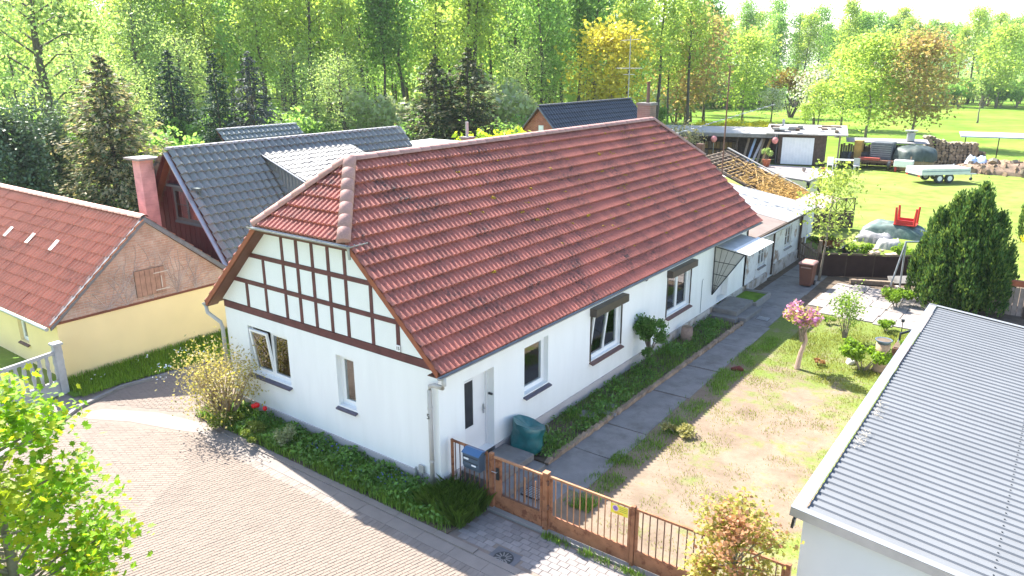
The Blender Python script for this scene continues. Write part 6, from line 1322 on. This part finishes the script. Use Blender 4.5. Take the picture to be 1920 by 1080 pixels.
for row, (D, n_, p0, p1) in enumerate(((66, 20, -40, 1000), (76, 24, -40, 1180), (90, 24, 0, 1260), (112, 20, 0, 1330))):
    for i in range(n_):
        px = p0+(p1-p0)*(i+rn.uniform(.1, .9))/n_; x_, y_ = at(px, D+rn.uniform(-3, 3)); k = rn.choice((0, 1, 1, 2, 3, 4)); s_ = rn.uniform(.7, 1.35)
        plant('wood_bush', bushes[k], bl_lab[k], 'bush', bl_lab[k].replace(' bush', ' bushes').replace(' at the edge of the wood', ''), x_, y_, s_, None, -.1, rn)
fl = ('silvery bush below the treeline beyond the meadow', 'fresh green bush below the treeline beyond the meadow', 'pale bush below the treeline beyond the meadow', 'dark green bush below the treeline beyond the meadow', 'yellow-green bush below the treeline beyond the meadow')
for i in range(44):
    px = 1300+(2000-1300)*(i+rn.uniform(0, 1))/44; x_, y_ = at(px, rn.uniform(150, 172)); k = rn.choice((0, 1, 2, 3, 4)); plant('treeline_bush', bushes[k], fl[k], 'bush', fl[k].replace('bush below', 'bushes below'), x_, y_, rn.uniform(1.0, 1.9), None, -.1, rn)
# a dense far wood that closes the gaps
rg = np.random.default_rng(120); n = 15000; pxs = rg.uniform(-120, 1420, n); Ds = rg.uniform(150, 175, n); zz = rg.uniform(0, 1, n)**1.2*19*(.8+.2*np.sin(pxs*.021)*np.sin(pxs*.0057+1)); zz *= np.clip((1500-pxs)/300, .55, 1)
dx = (pxs-960)/1409*Ds*.96; P = np.stack([CAM.x+fwd.x*Ds+rgt.x*dx, CAM.y+fwd.y*Ds+rgt.y*dx, zz], 1)
stuff('far_wood', arrmesh('far_wood', leafquads(P, rg.uniform(.5, 1.1, n), rg, .7), 4, leafmat('far_wood_leaf', (.36, .48, .12), .5, .35)), 'dense far wood closing the gaps between the trees', 'wood')
# single trees
x_, y_ = at(78, 58); plant('willow_tree', willow, 'large old willow with forked dark trunk at the edge of the wood', 'tree', None, x_, y_, 1.05, 1.0)
x_, y_ = at(250, 74); plant('willow_tree', willow, 'wide pale willow behind the bronze spruce', 'tree', None, x_, y_, .82, 2.2)
for px, D, s_, lab in ((150, 66, .62, 'soft pale willow between the old willow and the bronze spruce'), (235, 62, .5, 'low pale willow right behind the bronze spruce'), (345, 72, .66, 'pale round willow between two dark spruces'), (545, 74, .6, 'pale willow above the grey house ridge'), (640, 68, .55, 'pale willow above the far end of the grey ridge'), (985, 76, .6, 'pale willow left of the brick barn')):
    x_, y_ = at(px, D); plant('willow_tree', willow, lab, 'tree', None, x_, y_, s_, None, -.1, rn, sxy=s_*1.15)
x_, y_ = at(395, 82); plant('willow_tree', willow, 'pale willow behind the three dark spruces', 'tree', None, x_, y_, .85, 4)
sp1 = conifer_proto('bronze_spruce', 131, 9.4, 3.9, L_SPRUCEB, 34, 14, 90, .16, .15); x_, y_ = at(190, 42); plant('bronze_spruce', sp1, 'large bronze-tipped spruce behind the yellow house', 'spruce', None, x_, y_, 1, 0)
sp2 = conifer_proto('dark_spruce', 132, 10.4, 3.6, L_SPRUCE, 36, 11, 56, .17, .5); sp3 = conifer_proto('blue_spruce', 133, 10.4, 3.8, L_BLUESP, 36, 11, 56, .17, .45)
for px, D, s_, pr_, lab in ((318, 64, .98, sp2, 'dark spruce, leftmost of the three behind the grey roof'), (402, 60, .95, sp2, 'narrow dark spruce in the middle of the three behind the grey roof'), (468, 60, .95, sp3, 'blue-grey spruce beside the narrow dark spruce')):
    lab = lab.replace('leftmost of the three behind the grey roof', 'rising behind the ridge near the boarded gable'); x_, y_ = at(px, D); plant('dark_spruce', pr_, lab, 'spruce', None, x_, y_, s_, None, -.1, rn, sxy=s_*(.8 if px == 402 else 1))
sp4 = conifer_proto('brown_spruce', 134, 10.2, 4.7, leafmat('brown_spruce_needle', (.06, .09, .04), .2, .4, (.21, .19, .09), .3, .08), 36, 13, 66, .18, .35)
for px, D, s_, lab in ((815, 56, .93, 'dark brownish spruce above the farmhouse ridge beside a taller one'), (878, 55, .97, 'taller brownish spruce above the farmhouse ridge')): x_, y_ = at(px, D); plant('brown_spruce', sp4, lab, 'spruce', None, x_, y_, s_, None, -.1, rn)
th = bush_proto('thuja', 135, 2.0, 9.0, 14000, .12, L_THUJA, 5, 26, .6, True, BARK, .02)
for px, D, s_, lab in ((10, 38, .86, 'tall dense thuja behind the yellow house roof'), (62, 43, .76, 'dense dark thuja beside the bronze spruce')): x_, y_ = at(px, D); plant('thuja', th, lab, 'conifer', None, x_, y_, s_, None, -.1, rn)
for px, D, s_, pr_, nm, lab in ((938, 46, 1.32, bushes[5], 'lime_bush', 'lime green bush beside the brick barn gable'), (310, 52, 1.2, bushes[1], 'green_bush', 'fresh green bush between bronze spruce and dark spruces'), (270, 50, .95, bushes[5], 'lime_bush', 'lime green bush behind the pink chimney'), (700, 70, 1.7, bushes[2], 'pale_bush', 'tall pale blossoming bush above the grey roof end'), (960, 72, 1.9, bushes[2], 'pale_bush', 'tall pale blossoming bush behind the brown spruces'), (600, 62, .8, bushes[0], 'willow_bush', 'silvery bush behind the grey roof ridge'),
        (1285, 68, .95, bush_proto('buffbush', 140, 2.2, 4, 1500, .1, leafmat('buff_bush', (.34, .32, .17), .4, .3), 26, 24, .2, False), 'buff_bush', 'buff twiggy bush behind the farmhouse roof end'), (1275, 60, .75, bushes[5], 'lime_bush', 'lime green bush just behind the farmhouse roof end')):
    x_, y_ = at(px, D); plant(nm, pr_, lab, 'bush', None, x_, y_, s_, None, -.1, rn)
yb = bush_proto('rape', 141, 1.9, 1.9, 1500, .1, leafmat('yellow_herb', (.52, .50, .02), .45, .2), 5, 11)
for i, (px, D) in enumerate(((1300, 86), (1325, 88), (1350, 89), (1375, 88), (1400, 90), (1425, 89), (1450, 91), (1340, 97), (1385, 98), (1430, 97))): x_, y_ = at(px, D); plant('yellow_bush', yb, 'yellow flowering low bush behind the open shed', 'bush', 'yellow bushes behind the open shed', x_, y_, rn.uniform(.75, 1.1), None, -.1, rn)
for px, D, s_, k, lab in ((1150, 74, 1.02, 0, 'round bright yellow tree behind the barn antenna'), (1292, 96, 1.22, 1, 'coppery round tree behind the buff bush'), (1640, 86, .98, 3, 'sparse yellow-green tree beside the firewood'), (1728, 83, .98, 1, 'spreading coppery tree behind the round tarp stack'), (1880, 150, 1.3, 3, 'broad yellow-green tree at the far edge of the meadow'), (1590, 104, .9, 3, 'light yellow-green orchard tree in the meadow'), (1400, 118, 1.1, 3, 'tall light green tree at the near corner of the wood')):
    x_, y_ = at(px, D); plant('round_tree', roundt[k], lab, 'tree', None, x_, y_, s_, None, -.1, rn, sxy=s_*1.2)
fr = tree_proto('blossom_tree', 151, 5, .3, .42, 16, 1800, .14, L_BLOSSOM, BARK, .03, (.2, .9), .16); fg = tree_proto('orchard_tree', 152, 5.5, .3, .3, 14, 1500, .15, L_ALDER2, BARK, .018, (.4, 1.1), .16); ol = bush_proto('olive', 153, 2.4, 4.5, 2500, .14, L_OLIVE, 6, 8, .3, True, BARK, .4)
for px, D, s_, pr_, lab in ((1456, 114, .88, fr, 'low white-blossoming tree in the meadow shade'), (1540, 103, 1.35, fr, 'tall white-blossoming tree in the meadow'), (1545, 97, 1.05, fg, 'young light green orchard tree in front of the blossom'), (1522, 99, .6, fg, 'small light green orchard tree next to the blossom')):
    x_, y_ = at(px, D); plant('orchard_tree', pr_, lab, 'tree', None, x_, y_, s_, None, -.1, rn)
x_, y_ = at(1492, 126); plant('olive_tree', ol, 'gnarled tree with dense olive brown crown beyond the blossom', 'tree', None, x_, y_, 1.75, 1, -.1)
bare = tree_proto('bare_tree', 154, 4, .4, .5, 10, 12, .03, L_OLIVE, BARKL, .035, (.1, .6), .1); x_, y_ = at(1852, 113); plant('bare_tree', bare, 'small bare spreading tree in the meadow', 'tree', None, x_, y_, 1, 1, -.1)
plant('pot_bush', bush_proto('potb', 155, .5, 1.1, 500, .07, L_WILLOW, 4, 6), 'leafy bush growing in the large terracotta pot', 'plant', None, *S(11.9, -2.4, 0).xy, 1, 0, .5)

# ------------------------------------------------------------------ thin spring haze
hz = MB().box(-1510, 1510, -310, 2510, -1.2, 30).build('haze', None); tag(hz, 'thin pale spring haze over the whole place', 'haze', kind='stuff')
hm = bpy.data.materials.new('haze'); hm.use_nodes = True; hn = hm.node_tree.nodes; hn.remove(hn['Principled BSDF'])
pv = hn.new('ShaderNodeVolumePrincipled'); pv.inputs['Color'].default_value = (.86, .92, 1, 1); pv.inputs['Density'].default_value = .0002; pv.inputs['Anisotropy'].default_value = .25
hm.node_tree.links.new(pv.outputs[0], hn['Material Output'].inputs['Volume']); hz.data.materials.append(hm)
scene.cycles.volume_bounces = 0
